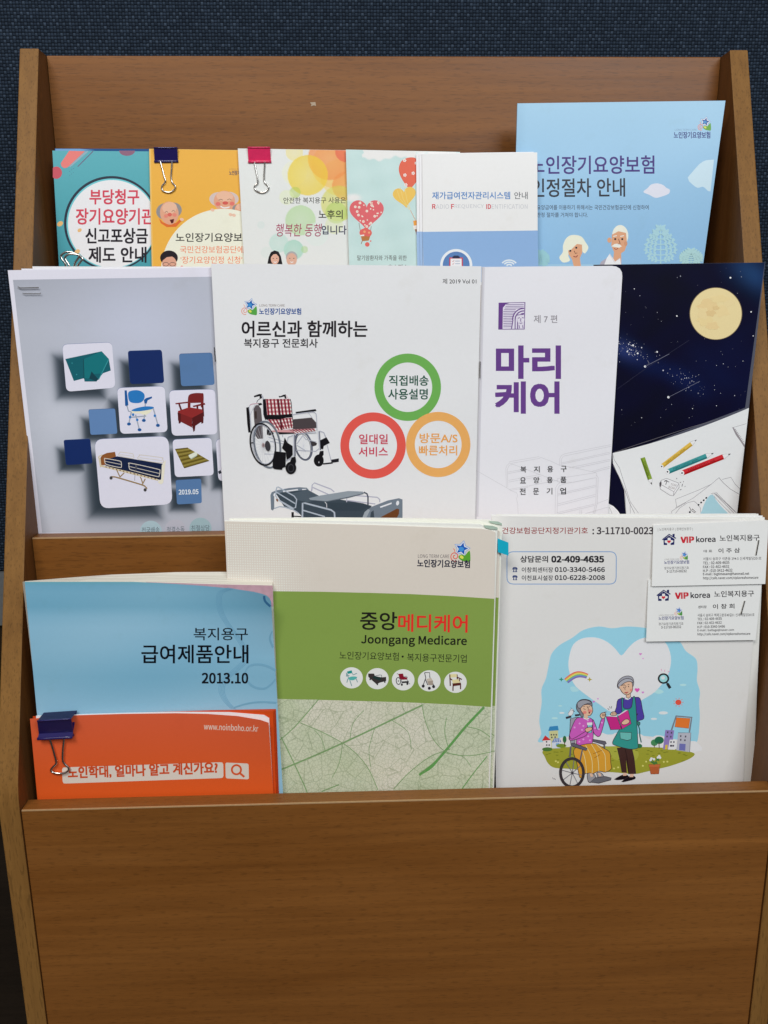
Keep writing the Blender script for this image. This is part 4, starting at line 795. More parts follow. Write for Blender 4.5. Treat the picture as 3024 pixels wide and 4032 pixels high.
# --- night sky booklet
s = Sheet('booklet', 'dark night sky booklet with a full moon and coloured pencils on a white desk', 'booklet', 0.0945, LIPZ[2], FLOORZ[2], (226, 226, 230), mat='dark')
tl, tr, br, bl = P1(ZF, 690, 60), P1(ZF, 1643, 47), P1(ZF, 1488, 1442), P1(ZF, 640, 1462)
s.slab([tl, tr, s.down(tr, br), s.down(tl, bl)], (84, 86, 100), 0.0012)
rs = np.random.RandomState(4)
def night(x, y):
    X = (np.asarray(x)-1850)*1.4131; Y = (np.asarray(y)-1000)*1.4131
    C = np.tile(np.array([17., 19., 38.]), (len(X), 1)); n = 0.5+0.5*np.sin(X/57+1.3*np.sin(Y/71))*np.cos(Y/63+np.sin(X/83))
    C += (n*5)[:, None]*np.array([0.3, 0.5, 1.3])
    for gx, gy, ga, gb, rot, c in ((850, 530, 110, 60, 0.4, (22, 30, 54)), (1000, 610, 170, 60, 0.45, (3, 6, 18)), (1200, 700, 150, 60, 0.55, (3, 6, 18)), (1570, 110, 150, 90, 0.7, (16, 40, 60)), (1130, 250, 300, 140, 0.5, (-3, -2, -4)), (1450, 640, 260, 200, .3, (2, 4, 14)), (880, 1000, 200, 150, 0, (0, 0, -6))):
        dx, dy = X-gx, Y-gy; u = dx*math.cos(rot)+dy*math.sin(rot); v = -dx*math.sin(rot)+dy*math.cos(rot); C += np.exp(-(u/ga)**2-(v/gb)**2)[:, None]*np.array(c)
    return np.clip(C, 4, 255)
pa = 'picture'
def desk_edge(x): return 1108-(x-794)*0.228-((x-794)/757)**2*78
xs_ = np.linspace(700, 1610, 24)
s.grid(pa, ZF(692, 60, 1641, 48), ZF(666, 1180, 1532, 855), night, 5)
Zp = zm(2380, 1650, 2.8603)
ex = np.linspace(796, 1553, 20); s.poly(pa, [P1(ZF, x, desk_edge(x)) for x in ex]+ZF(1487, 1444, 700, 1464, 700, 1130), (227, 228, 231))
zpoly(s, pa, Zp, (18, 20, 42), 0, 392, 90, 380, 96, 500, 160, 640, 224, 800, 246, 1140, -40, 1140)
zpoly(s, pa, Zp, (236, 236, 238), -60, 950, 40, 950, 100, 980, 150, 1030, 176, 1070, 190, 1140, -60, 1140); zline(s, pa, Zp, (130, 128, 136), 3, 50, 988, 74, 1030, 86, 1070); 
zpoly(s, pa, Zp, (18, 20, 42), -60, 540, 90, 384, 94, 380, 110, 380, 120, 300, 0, 250)
for i in range(240):
    if i < 110: t = rs.randn(); x, y = 880+t*80+rs.randn()*18, 520+t*36+rs.randn()*30
    elif i < 160: t = rs.randn(); x, y = 1200+t*50, 700+t*20+rs.randn()*30
    else: x, y = rs.uniform(840, 1620), rs.uniform(70, 960)
    if y > desk_edge(x)-14 or x > 1640-(y-47)*0.111-8 or x < 800: continue
    r = (1.0+rs.exponential(0.9)) if i < 110 else 0.9+rs.exponential(0.7); b = rs.uniform(90, 235); zell(s, pa, ZF, (b, b, min(255, b+14)), x, y, min(r, 4), None, 0, 6)
for x, y, r in ((975, 626, 6), (1105, 797, 6.5), (934, 553, 5), (876, 543, 4), (1042, 545, 4.5), (1450, 132, 5), (1565, 322, 4), (1152, 345, 4), (908, 508, 5)): zell(s, pa, ZF, (238, 238, 244), x, y, r)
for a, c in (((820, 752, 975, 626 if False else 640, 1220, 480), (50, 50, 70)), ((975, 626, 1110, 556), (120, 122, 140)), ((1105, 797, 1280, 708), (112, 114, 134))): zline(s, pa, ZF, c, 2.2, *a)
zell(s, pa, ZF, (120, 104, 84), 1369, 332, 147, 146, 0, 70); zell(s, pa, ZF, (238, 211, 160), 1369, 332, 143, 143, 0, 70)
for x, y, a, b, c in ((1330, 290, 60, 38, (228, 202, 150)), (1400, 320, 46, 30, (232, 208, 156)), (1310, 370, 44, 30, (232, 208, 154)), (1350, 400, 36, 22, (228, 202, 150)), (1300, 330, 30, 34, (233, 209, 158)), (1440, 270, 30, 22, (233, 210, 160)), (1390, 250, 50, 20, (233, 209, 156)), (1340, 330, 26, 18, (222, 194, 142)), (1370, 300, 18, 12, (222, 194, 142))):
    zpoly(s, pa, ZF, c, *flat([(x+a*(1+0.22*math.sin(k*2.1+x))*math.cos(k*.393), y+b*(1+0.22*math.sin(k*1.7+y))*math.sin(k*.393)) for k in range(16)]))
pa = 'picture'; LN = (118, 114, 122)
for a, wd in (((88, 384, 360, 290, 980, 90, 1280, 2), 4), ((92, 384, 110, 460, 170, 550, 200, 650, 290, 930, 384, 1062), 3), ((96, 520, 160, 640, 232, 800, 280, 940, 340, 1062), 4), ((232, 800, 244, 1070), 3), ((288, 940, 292, 1062), 3), ((800, 904, 1060, 800, 1200, 736, 1290, 660), 3.5), ((800, 904, 814, 990), 3.5), ((800, 1000, 1000, 890, 1200, 736), 3.5), ((756, 1040, 814, 1000, 920, 940), 3.5), ((760, 1070, 756, 1040), 3.5), ((800, 1062, 850, 1000, 940, 940, 1010, 924, 1040, 950, 1080, 1000, 1086, 1060), 3.5), ((1290, 660, 1340, 720, 1420, 790, 1516, 846), 4.5), ((1326, 680, 1424, 656, 1470, 730, 1524, 786), 4), ((1200, 840, 1260, 828, 1490, 1060), 3.5), ((1216, 850, 1300, 940, 1420, 1060), 3.5), ((1236, 836, 1460, 1060), 4), ((1250, 840, 1350, 930, 1480, 1050), 5), ((1446, 96, 1600, 52), 3)): zline(s, pa, Zp, LN, wd, *a)
zpoly(s, pa, Zp, (150, 144, 150), 1438, 92, 1456, 96, 1490, 150, 1580, 290, 1578, 322, 1540, 264, 1480, 180)
for k in range(9): zell(s, pa, Zp, (124, 120, 128), 1476+k*11.5, 116+k*17, 4.5)
zpoly(s, pa, Zp, (166, 206, 220), *flat(smooth_line([np.array(p) for p in ((1206, 850), (1236, 872), (1262, 920), (1320, 990), (1390, 1062), (1390, 1100), (1090, 1100), (1100, 1030), (1120, 970), (1160, 890))], 3, True)))
for k in range(4): zell(s, pa, Zp, (22, 22, 26), 1060+k*29, 966-k*26, 11, 9, -40)
zell(s, pa, Zp, (26, 26, 30), 962, 1048, 11); [zline(s, pa, Zp, (50, 48, 54), 5, *a) for a in ((956, 990, 978, 1030), (968, 1030, 1000, 1020), (990, 1010, 1030, 1050), (986, 1036, 1020, 1056))]
def pencil(a, b, wd, col, txt, end=True):
    a, b = np.array(a, float), np.array(b, float); t = (b-a)/np.linalg.norm(b-a); n = np.array([-t[1], t[0]])*wd/2; Lg = np.linalg.norm(b-a); c = b-t*min(0.2*Lg, wd*1.6)
    zpoly(s, pa, Zp, col, *(a+n), *(c+n), *(c-n), *(a-n)); zpoly(s, pa, Zp, tuple(max(0, v-34) for v in col), *(a+n), *(c+n), *(c+n*0.35), *(a+n*0.35)); zpoly(s, pa, Zp, (242, 238, 234), *(c+n), *b, *(c-n)); q = b-t*wd*0.5
    zpoly(s, pa, Zp, (50, 46, 48), *(q+n*0.33), *b, *(q-n*0.33)); zline(s, pa, Zp, (90, 80, 80), 2, *(c+n), *b, *(c-n))
    if end: zell(s, pa, Zp, (240, 238, 238), *a, wd*0.42, wd*0.5, math.degrees(math.atan2(t[1], t[0]))); zell(s, pa, Zp, (30, 28, 30), *a, wd*0.16)
    p0 = a+t*Lg*0.13+n*0.5; p1 = a+t*Lg*0.66+n*0.5; s.text(txt, P1(Zp, *p0), P1(Zp, *p1), wd*0.5/2.86, tuple(int(v*0.4) for v in col), 0.0, 'picture')
pencil((644, 534), (1040, 232), 48, (222, 184, 84), 'FABER CASTELL  yellow'); pencil((710, 594), (1232, 382), 56, (70, 152, 156), 'FABER CASTELL  green'); pencil((874, 608), (1424, 390), 58, (206, 52, 60), 'FABER CASTELL  red'); pencil((430, 436), (534, 740), 52, (134, 160, 64), 'TOMBOW', False)
zpoly(s, pa, Zp, (240, 240, 242), 620, 726, 640, 690, 700, 668, 840, 722, 838, 770, 780, 864, 630, 780)
for a in ((620, 726, 640, 690, 700, 668, 838, 722, 842, 770, 776, 864, 740, 860, 630, 790, 620, 740), (622, 730, 782, 818, 838, 730), (782, 818, 778, 862)): zline(s, pa, Zp, (136, 132, 138), 5, *a)
zpoly(s, pa, Zp, (86, 80, 86), 618, 724, 640, 700, 644, 726, 634, 770, 622, 750)
s.text('TOM', P1(Zp, 742, 746), P1(Zp, 806, 762), 26/2.86, (150, 140, 140), 0.0, 'picture'); s.text('BOM', P1(Zp, 720, 776), P1(Zp, 784, 794), 26/2.86, (150, 140, 140), 0.0, 'picture')
for a in ((706, 690, 690, 740), (680, 690, 730, 710), (674, 706, 700, 690), (850, 710, 862, 716), (880, 730, 872, 760), (850, 800, 866, 790), (890, 700, 892, 710), (904, 760, 912, 756), (812, 664, 816, 676)): zline(s, pa, Zp, (84, 80, 84), 7, *a)
s.build()
# ================================================================== bottom tier
W1 = (213, 212, 210)
# --- white leaflets at the right, a stack of five
BT = [(50, 68, 1590, 62), (80, 66, 1604, 64), (110, 70, 1628, 74), (60, 74, 1640, 84), (56, 76, 1650, 94)]
order = ['rearmost', 'fourth', 'third', 'second']
for i in range(4):
    a = BT[i]; q = Sheet('leaflet', 'plain white leaflet edge behind the wheelchair cartoon leaflet, '+order[i]+(' from the front' if i else ' one'), 'leaflet', 0.0412-i*0.0011, 0, FLOORZ[1], W1, group='stacked white leaflets')
    tl, tr = P1(ZI, a[0], a[1]), P1(ZI, a[2], a[3]); q.slab([tl, tr, q.down(tr, P1(ZI, 1590-6*i, 1612)), q.down(tl, P1(ZI, 86, 1650))], ((222, 220, 212), (214, 212, 204))[i % 2], 0.0004, 'sheet'); q.build()
s = Sheet('leaflet', 'white leaflet with a cartoon helper and a woman in a wheelchair under a heart', 'leaflet', 0.0362, 0, FLOORZ[1], W1, group=None)
tl, tr, br, bl = P1(ZI, 52, 76), P1(ZI, 1650, 100), P1(ZI, 1516, 1612), P1(ZI, 78, 1650)
rt = [P1(ZI, 1612, 470), P1(ZI, 1562, 900), P1(ZI, 1528, 1320)]
s.slab([tl, tr]+rt+[s.down(rt[-1], br), s.down(tl, bl)], (213, 210, 204), 0.0005)
ztext(s, ZI, '국민건강보험공단지정기관기호', 30, 612, 142, 180, (150, 66, 66), 0.012, part='heading'); ztext(s, ZI, ': 3-11710-00232', 640, 1022, 142, 182, (62, 56, 60), 0.012, part='heading')
q = ZI(142, 284, 778, 284, 776, 472, 142, 472); s.line('emblem', rrect(q, 26), 3.2, (116, 150, 190), closed=True)
ztext(s, ZI, '상담문의', 220, 380, 308, 346, (34, 32, 38), 0.024); ztext(s, ZI, '02-409-4635', 402, 704, 310, 345, (34, 32, 38), 0.022)
for y, a, b in ((388, '이창희센터장', '010-3340-5466'), (435, '이천표시설장', '010-6228-2008')):
    ztext(s, ZI, a, 228, 410, y-14, y+16, (40, 40, 48), 0.012); ztext(s, ZI, b, 421, 710, y-14, y+13, (40, 40, 48), 0.012)
    zpoly(s, 'emblem', ZI, (44, 62, 110), 174, y-8, 180, y-14, 196, y-14, 203, y-8, 203, y, 196, y, 194, y-4, 182, y-4, 180, y, 174, y); zpoly(s, 'emblem', ZI, (44, 62, 110), 180, y-1, 197, y-1, 201, y+14, 176, y+14); zell(s, 'emblem', ZI, (214, 212, 206), 188, y+6, 5)
pa = 'picture'; z = ZK; O = (58, 44, 48)
def sm(*a, n=4): return flat(smooth_line([np.array((a[i], a[i+1])) for i in range(0, len(a), 2)], n, True))
zpoly(s, pa, z, (148, 200, 216), *sm(104, 1160, 118, 1080, 100, 960, 122, 800, 120, 680, 160, 580, 186, 460, 210, 360, 280, 280, 400, 210, 500, 140, 640, 108, 760, 124, 900, 108, 1060, 120, 1240, 150, 1370, 240, 1430, 330, 1520, 400, 1536, 490, 1530, 600, 1558, 700, 1550, 800, 1556, 950, 1524, 1170, 1400, 1140, 900, 1090, 400, 1100))
zpoly(s, pa, z, (168, 210, 222), *sm(380, 660, 420, 654, 460, 690, 400, 700)); zpoly(s, pa, z, (172, 214, 226), *sm(1120, 690, 1180, 676, 1230, 700, 1180, 720))
zpoly(s, pa, z, (219, 216, 214), *sm(845, 370, 900, 310, 960, 252, 1030, 216, 1110, 206, 1200, 220, 1262, 280, 1294, 380, 1288, 480, 1250, 580, 1150, 700, 1040, 770, 900, 850, 770, 890, 640, 810, 540, 740, 430, 650, 384, 560, 364, 460, 376, 360, 410, 270, 480, 220, 560, 206, 640, 214, 720, 250, 790, 310, n=3))
zpoly(s, pa, z, (148, 200, 216), 845, 372, 780, 300, 845, 300, 910, 300)
for x, y, a in ((305, 892, 24), (290, 828, 18), (240, 940, 28), (1225, 892, 42), (1140, 946, 28), (1405, 638, 30)): zell(s, pa, z, (212, 226, 230) if y > 850 and x != 240 else (176, 214, 226), x, y, a, a*0.34)
zpoly(s, pa, z, (218, 216, 214), *sm(590, 1180, 600, 1100, 660, 1070, 740, 1096, 800, 1072, 860, 1100, 960, 1140, 1000, 1080, 1060, 1110, 1100, 1130, 1160, 1096, 1240, 1110, 1300, 1180, 1460, 1150, 1530, 1160, 1500, 1250, 560, 1240))
zpoly(s, pa, z, (150, 150, 52), *sm(130, 1240, 210, 1210, 420, 1200, 700, 1195, 1000, 1200, 1200, 1206, 1360, 1224, 1506, 1258, 1460, 1310, 1300, 1370, 1180, 1400, 1060, 1428, 960, 1446, 760, 1430, 560, 1420, 380, 1400, 240, 1390, 180, 1350, 150, 1290))
zpoly(s, pa, z, (162, 164, 66), *sm(700, 1200, 900, 1200, 1000, 1250, 960, 1330, 800, 1320, 730, 1260))
for i in range(50):
    x, y = rs.uniform(160, 1440), rs.uniform(1226, 1330)
    zell(s, pa, z, (118, 122, 40), x, y, 14, 4, 0, 10)
for x, y in ((1070, 1334), (1230, 1336), (1262, 1334), (1040, 1372), (816, 1386), (778, 1396), (560, 1380), (250, 1330), (270, 1340)): zell(s, pa, z, (206, 200, 110), x, y, 9, 8)
# houses, trees, billboard
zpoly(s, pa, z, (196, 194, 140), 190, 1050, 270, 1050, 274, 1210, 196, 1210); zpoly(s, pa, z, (58, 130, 176), 182, 1056, 194, 1016, 268, 1008, 276, 1050); zpoly(s, pa, z, (216, 212, 210), 134, 1140, 205, 1140, 210, 1204, 140, 1210); zpoly(s, pa, z, (196, 52, 52), 124, 1144, 154, 1096, 206, 1138)
zpoly(s, pa, z, (200, 206, 220), 214, 1150, 290, 1150, 292, 1212, 216, 1214); zpoly(s, pa, z, (74, 104, 170), 214, 1160, 236, 1122, 284, 1122, 300, 1156)
for k in range(4): zline(s, pa, z, (200, 210, 226), 6, 244+k*12, 1124, 232+k*18, 1158)
for x, y in ((210, 1090), (232, 1090), (254, 1090), (214, 1114), (244, 1112), (166, 1154), (168, 1184), (190, 1184)): zpoly(s, pa, z, (74, 70, 76), x-6, y-7, x+6, y-7, x+6, y+7, x-6, y+7)
zpoly(s, pa, z, (110, 160, 196), 250, 1170, 280, 1166, 282, 1190, 252, 1192)
for x, y, a, b, c in ((172, 1222, 46, 18, (72, 112, 54)), (300, 1190, 46, 18, (112, 136, 50)), (330, 1132, 17, 32, (52, 106, 64)), (1144, 1162, 32, 30, (70, 132, 84)), (1188, 1140, 42, 34, (40, 104, 72)), (1006, 1192, 28, 20, (50, 110, 70))): zell(s, pa, z, c, x, y, a, b)
for a in ((330, 1160, 330, 1194), (1186, 1160, 1188, 1214), (1142, 1180, 1144, 1206)): zline(s, pa, z, (88, 64, 48), 7, *a)
zpoly(s, pa, z, (140, 120, 176), 1244, 1046, 1324, 1050, 1300, 1222, 1222, 1222); zpoly(s, pa, z, (222, 219, 218), 1284, 1134, 1344, 1136, 1332, 1226, 1268, 1224); zpoly(s, pa, z, (176, 176, 184), 1360, 1072, 1476, 1072, 1464, 1248, 1344, 1230); zpoly(s, pa, z, (108, 110, 168), 1372, 1170, 1428, 1174, 1424, 1236, 1368, 1230); zpoly(s, pa, z, (210, 180, 70), 1244, 1182, 1266, 1180, 1262, 1222, 1240, 1222)
for x, y in ((1266, 1068), (1300, 1072), (1260, 1106), (1294, 1108), (1296, 1156), (1322, 1156), (1292, 1190), (1318, 1190), (1384, 1102), (1428, 1106), (1384, 1136), (1422, 1140), (1304, 1190)): zpoly(s, pa, z, (76, 72, 84), x-6, y-8, x+6, y-8, x+5, y+8, x-7, y+8)
zline(s, pa, z, (90, 86, 94), 4, 1360, 1072, 1476, 1072, 1464, 1248); zline(s, pa, z, (120, 122, 128), 14, 1300, 1048, 1342, 920, 1484, 932, 1462, 1068); zpoly(s, pa, z, (222, 116, 50), 1344, 934, 1470, 942, 1456, 1032, 1330, 1018); zline(s, pa, z, (150, 80, 50), 3, 1344, 934, 1470, 942, 1456, 1032, 1330, 1018, closed=True)
zell(s, pa, z, (222, 84, 66), 1362, 796, 28, 25)
for k in range(9): q = k*0.698; zline(s, pa, z, (214, 90, 84), 6, 1362+36*math.cos(q), 796+32*math.sin(q), 1362+46*math.cos(q), 796+41*math.sin(q))
# rainbow
for k, c in enumerate(((218, 96, 92), (234, 170, 84), (228, 214, 110), (128, 178, 104), (110, 140, 190), (130, 110, 170))):
    q = [(330+k*6+(543-330-k*9)*t, 588+k*6-(44)*t-math.sin(t*math.pi)*(44-k*3)) for t in np.linspace(0, 1, 14)]; zline(s, pa, z, c, 12, *flat(q))
for x, y, c in ((300, 588, (50, 140, 116)), (557, 588, (176, 160, 64))): zpoly(s, pa, z, c, *flat([(x+(24 if i % 2 == 0 else 9)*math.cos(i*0.785), y+(22 if i % 2 == 0 else 9)*math.sin(i*0.785)) for i in range(8)]))
for x, y, r, c in ((1018, 358, 13, (206, 130, 190)), (1042, 398, 8, (214, 150, 200)), (988, 684, 23, (214, 92, 170)), (1040, 706, 12, (206, 130, 196)), (594, 790, 12, (200, 120, 190)), (632, 764, 9, (206, 150, 200))): s.poly(pa, heart(*P1(z, x, y), r/2.3042), c)
zell(s, pa, z, (44, 46, 48), 1227, 580, 52, 48, n=40); zell(s, pa, z, (150, 206, 206), 1227, 580, 36, 33); zell(s, pa, z, (206, 230, 230), 1222, 574, 18, 16); zline(s, pa, z, (44, 46, 48), 26, 1262, 626, 1288, 668); zline(s, pa, z, (44, 46, 48), 12, 1250, 612, 1266, 630)
for a in ((1206, 492, 1212, 512), (1240, 500, 1236, 518), (1266, 522, 1284, 514)): zline(s, pa, z, (222, 150, 180), 6, *a)
for a in ((720, 850, 734, 864), (738, 832, 744, 852), (756, 830, 754, 852), (222, 1478, 228, 1494), (238, 1484, 246, 1500)): zline(s, pa, z, (90, 80, 90), 5, *a)
# bird
zpoly(s, pa, z, (230, 228, 226), *sm(362, 900, 380, 870, 392, 856, 410, 862, 408, 890, 396, 912, 376, 918)); zline(s, pa, z, (110, 104, 108), 4, 392, 852, 386, 844); zline(s, pa, z, (60, 54, 58), 7, 406, 870, 420, 880); zell(s, pa, z, (40, 36, 40), 398, 868, 4); zline(s, pa, z, (120, 116, 120), 3, *sm(362, 900, 380, 870, 392, 856, 410, 862, 408, 890, 396, 912, 376, 918)); zline(s, pa, z, (130, 100, 80), 4, 384, 916, 384, 932)
# woman in the wheelchair
def fill(c, *a, n=4, o=True, smth=True):
    q = sm(*a, n=n) if smth else list(a); zpoly(s, pa, z, c, *q)
    if o: zline(s, pa, z, O, 5, *q, closed=True)
zline(s, pa, z, (56, 52, 60), 20, 342, 938, 390, 924); zline(s, pa, z, (56, 52, 60), 18, 424, 914, 466, 910)
fill((150, 150, 160), 382, 944, 440, 930, 480, 934, 470, 1000, 430, 1100, 420, 1190, 388, 1180, 376, 1100, smth=False)
fill((94, 92, 102), 580, 1130, 700, 1150, 710, 1170, 690, 1182, 580, 1150, smth=False); zline(s, pa, z, (94, 92, 102), 16, 690, 1180, 690, 1230)
fill((196, 92, 176), 440, 940, 500, 936, 566, 940, 590, 990, 580, 1170, 520, 1186, 440, 1180, 436, 1120, 380, 1140, 372, 1100, 400, 1010, n=3)
fill((196, 92, 176), 584, 950, 610, 1000, 632, 1050, 660, 960, 684, 930, 692, 960, 660, 1080, 640, 1106, 620, 1100, 590, 1060, n=3)
fill((196, 92, 176), 376, 1100, 400, 1130, 520, 1060, 536, 1070, 520, 1100, 440, 1130, 380, 1142, n=3)
for x, y in ((466, 988), (500, 1010), (488, 1046), (420, 1024), (544, 1104), (500, 1132), (464, 1154), (640, 1040), (668, 980), (540, 960), (606, 1030), (560, 1140)): zell(s, pa, z, (222, 152, 206), x, y, 9, 8)
fill((226, 180, 150), 652, 920, 664, 894, 690, 890, 704, 904, 696, 930, 676, 946, n=3)
for k in range(4): zline(s, pa, z, O, 4, 670+k*9, 902, 674+k*9, 922)
zline(s, pa, z, (120, 90, 84), 7, 660, 896, 710, 882)
fill((120, 190, 200), 534, 982, 580, 980, 576, 1070, 544, 1074, smth=False); zpoly(s, pa, z, (224, 230, 232), 532, 980, 582, 978, 581, 1002, 535, 1004); fill((222, 172, 140), 516, 1036, 560, 1020, 580, 1030, 572, 1050, 530, 1066, n=3)
fill((126, 126, 132), 436, 836, 446, 800, 480, 772, 530, 770, 570, 786, 580, 820, 570, 850, 520, 830, 492, 870, 500, 920, 480, 926, 462, 890, 444, 870, n=3)
fill((228, 178, 148), 476, 836, 520, 816, 560, 820, 580, 840, 584, 880, 560, 916, 530, 914, 500, 900, 478, 870, n=3); zpoly(s, pa, z, (228, 178, 148), 502, 900, 540, 910, 540, 944, 510, 944)
fill((150, 150, 156), 446, 800, 486, 776, 540, 778, 574, 800, 540, 806, 500, 822, 472, 850, 450, 840, n=3)
for x, y in ((512, 888), (560, 874)): zell(s, pa, z, (226, 130, 118), x, y, 17, 14)
for a in ((500, 852, 520, 862), (536, 842, 560, 834), (532, 830, 550, 862, 540, 868), (498, 836, 516, 832)): zline(s, pa, z, O, 4, *a)
zell(s, pa, z, (110, 50, 50), 554, 890, 7, 9); zpoly(s, pa, z, (238, 232, 230), 500, 934, 530, 946, 552, 934, 552, 946, 530, 954, 502, 946)
fill((206, 150, 54), 410, 1240, 460, 1190, 560, 1170, 620, 1174, 680, 1210, 740, 1250, 748, 1340, 752, 1400, 700, 1430, 640, 1420, 570, 1450, 520, 1440, 490, 1476, 464, 1470, 440, 1340, n=3)
for a in ((470, 1204, 500, 1260, 520, 1340, 528, 1440), (520, 1186, 560, 1260, 580, 1340, 580, 1440), (570, 1172, 620, 1260, 636, 1340, 640, 1420), (620, 1176, 690, 1260, 700, 1340, 704, 1424)): zline(s, pa, z, (226, 206, 150), 5, *a, sm=4)
for a in ((590, 1262, 670, 1230), (600, 1300, 650, 1270)): zline(s, pa, z, (150, 100, 40), 5, *a)
fill((94, 92, 102), 388, 1172, 410, 1164, 536, 1214, 526, 1234, 500, 1228, 390, 1192, smth=False); zline(s, pa, z, (94, 92, 102), 14, 386, 1196, 378, 1290); zline(s, pa, z, (94, 92, 102), 12, 490, 1230, 470, 1330)
for a in ((540, 1440, 600, 1450, 610, 1500, 560, 1524, 540, 1500), (620, 1440, 660, 1436, 690, 1480, 660, 1520)): fill((150, 148, 150), *a, n=3)
zpoly(s, pa, z, (226, 182, 154), 556, 1440, 580, 1440, 590, 1470, 566, 1472); zpoly(s, pa, z, (226, 182, 154), 630, 1436, 652, 1436, 664, 1464, 644, 1468)
fill((104, 104, 108), 610, 1480, 700, 1468, 754, 1482, 750, 1500, 640, 1530, 560, 1520, smth=False)
zline(s, pa, z, (60, 54, 56), 26, *flat(circ(397, 1434, 104, 128, 48)), closed=True)
for k in range(8): q = k*0.785+0.2; zline(s, pa, z, (120, 118, 122), 6, 400, 1436, 397+92*math.cos(q), 1434+114*math.sin(q))
zell(s, pa, z, (70, 66, 70), 401, 1437, 12)
# standing helper
fill((66, 44, 40), 806, 1210, 890, 1206, 940, 1212, 960, 1300, 976, 1444, 910, 1446, 886, 1300, 892, 1436, 850, 1430, 830, 1310, smth=False); zline(s, pa, z, (34, 24, 26), 5, 880, 1220, 900, 1320, 912, 1444)
for a in ((780, 1496, 840, 1462, 870, 1452, 906, 1462, 900, 1484, 840, 1498), (846, 1518, 910, 1470, 960, 1466, 970, 1490, 900, 1510)): fill((26, 24, 28), *a, n=2)
for a in ((866, 1434, 896, 1438, 890, 1462, 858, 1462), (926, 1446, 958, 1446, 952, 1474, 918, 1474)): zpoly(s, pa, z, (220, 178, 152), *a)
zline(s, pa, z, (50, 100, 94), 11, 986, 976, 1010, 1040, 1012, 1100, 1026, 1160, sm=3); fill((56, 122, 112), 988, 970, 1014, 978, 1010, 1004, 990, 1000, n=2)
fill((78, 64, 150), 816, 770, 890, 756, 960, 750, 1014, 760, 1036, 860, 1050, 940, 1000, 962, 930, 980, 920, 960, 985, 910, 990, 900, 950, 930, 850, 900, 786, 900, 800, 840, n=3)
fill((52, 142, 132), 846, 768, 862, 770, 862, 840, 900, 856, 938, 836, 950, 752, 968, 752, 980, 880, 985, 990, 996, 1180, 990, 1212, 920, 1220, 800, 1190, 764, 1160, 810, 1070, 850, 980, n=3)
zpoly(s, pa, z, (78, 64, 150), 866, 772, 890, 758, 940, 756, 932, 832, 900, 850, 866, 836)
fill((104, 178, 168), 832, 1066, 936, 1070, 934, 1130, 900, 1142, 836, 1126, smth=False); zpoly(s, pa, z, (232, 228, 228), 874, 766, 886, 746, 930, 744, 930, 758, 904, 774)
fill((228, 178, 148), 890, 720, 928, 716, 928, 744, 908, 760, 888, 748, smth=False)
fill((156, 156, 162), 808, 640, 820, 600, 860, 566, 910, 556, 948, 574, 958, 620, 946, 660, 930, 640, 840, 640, 836, 668, 814, 666, n=3)
fill((228, 178, 148), 836, 640, 880, 612, 930, 600, 946, 640, 944, 690, 920, 718, 890, 728, 858, 710, 838, 680, n=3)
fill((166, 166, 172), 812, 640, 840, 604, 890, 580, 940, 590, 950, 616, 920, 606, 880, 616, 846, 640, 826, 660, n=3)
for x, y in ((868, 660), (910, 652)): zell(s, pa, z, O, x, y, 4, 6)
for a in ((868, 634, 888, 650, 874, 676, 882, 682), (850, 642, 874, 638), (902, 634, 918, 634), (872, 704, 890, 716, 908, 702)): zline(s, pa, z, O, 4, *a)
zpoly(s, pa, z, (190, 80, 80), 876, 704, 908, 700, 892, 716); zell(s, pa, z, (224, 140, 120), 932, 684, 10, 12); zell(s, pa, z, (228, 178, 148), 836, 660, 8, 14)
fill((190, 46, 124), 706, 924, 806, 926, 846, 1040, 748, 1044, smth=False); fill((200, 56, 134), 812, 918, 906, 866, 934, 990, 852, 1038, smth=False); zpoly(s, pa, z, (232, 228, 230), 712, 922, 740, 914, 806, 918, 806, 928); zpoly(s, pa, z, (214, 206, 212), 820, 908, 880, 868, 904, 866, 816, 920)
fill((226, 178, 148), 746, 906, 760, 884, 790, 882, 802, 900, 796, 914, 762, 916, n=3); fill((226, 178, 148), 846, 980, 880, 950, 910, 952, 918, 976, 890, 996, 858, 998, n=3)
for k in range(3): zline(s, pa, z, O, 3, 764+k*12, 886, 766+k*12, 908)
# flower pot
zpoly(s, pa, z, (176, 92, 54), 1100, 1376, 1190, 1374, 1184, 1446, 1112, 1448); zpoly(s, pa, z, (190, 104, 62), 1092, 1360, 1198, 1358, 1196, 1380, 1096, 1382); zline(s, pa, z, (96, 50, 36), 3, 1092, 1360, 1198, 1358, 1184, 1446, 1112, 1448, closed=True)
for a in ((1140, 1362, 1136, 1330, 1124, 1310), (1144, 1362, 1160, 1330, 1190, 1290)): zline(s, pa, z, (70, 112, 56), 7, *a)
for x, y in ((1120, 1336), (1158, 1344), (1176, 1316), (1140, 1350)): zell(s, pa, z, (70, 116, 58), x, y, 16, 9, 30)
for x, y in ((1118, 1306), (1140, 1312), (1188, 1284), (1176, 1296), (1196, 1298), (1110, 1320)): zell(s, pa, z, (226, 222, 220), x, y, 11, 11)
s.build()

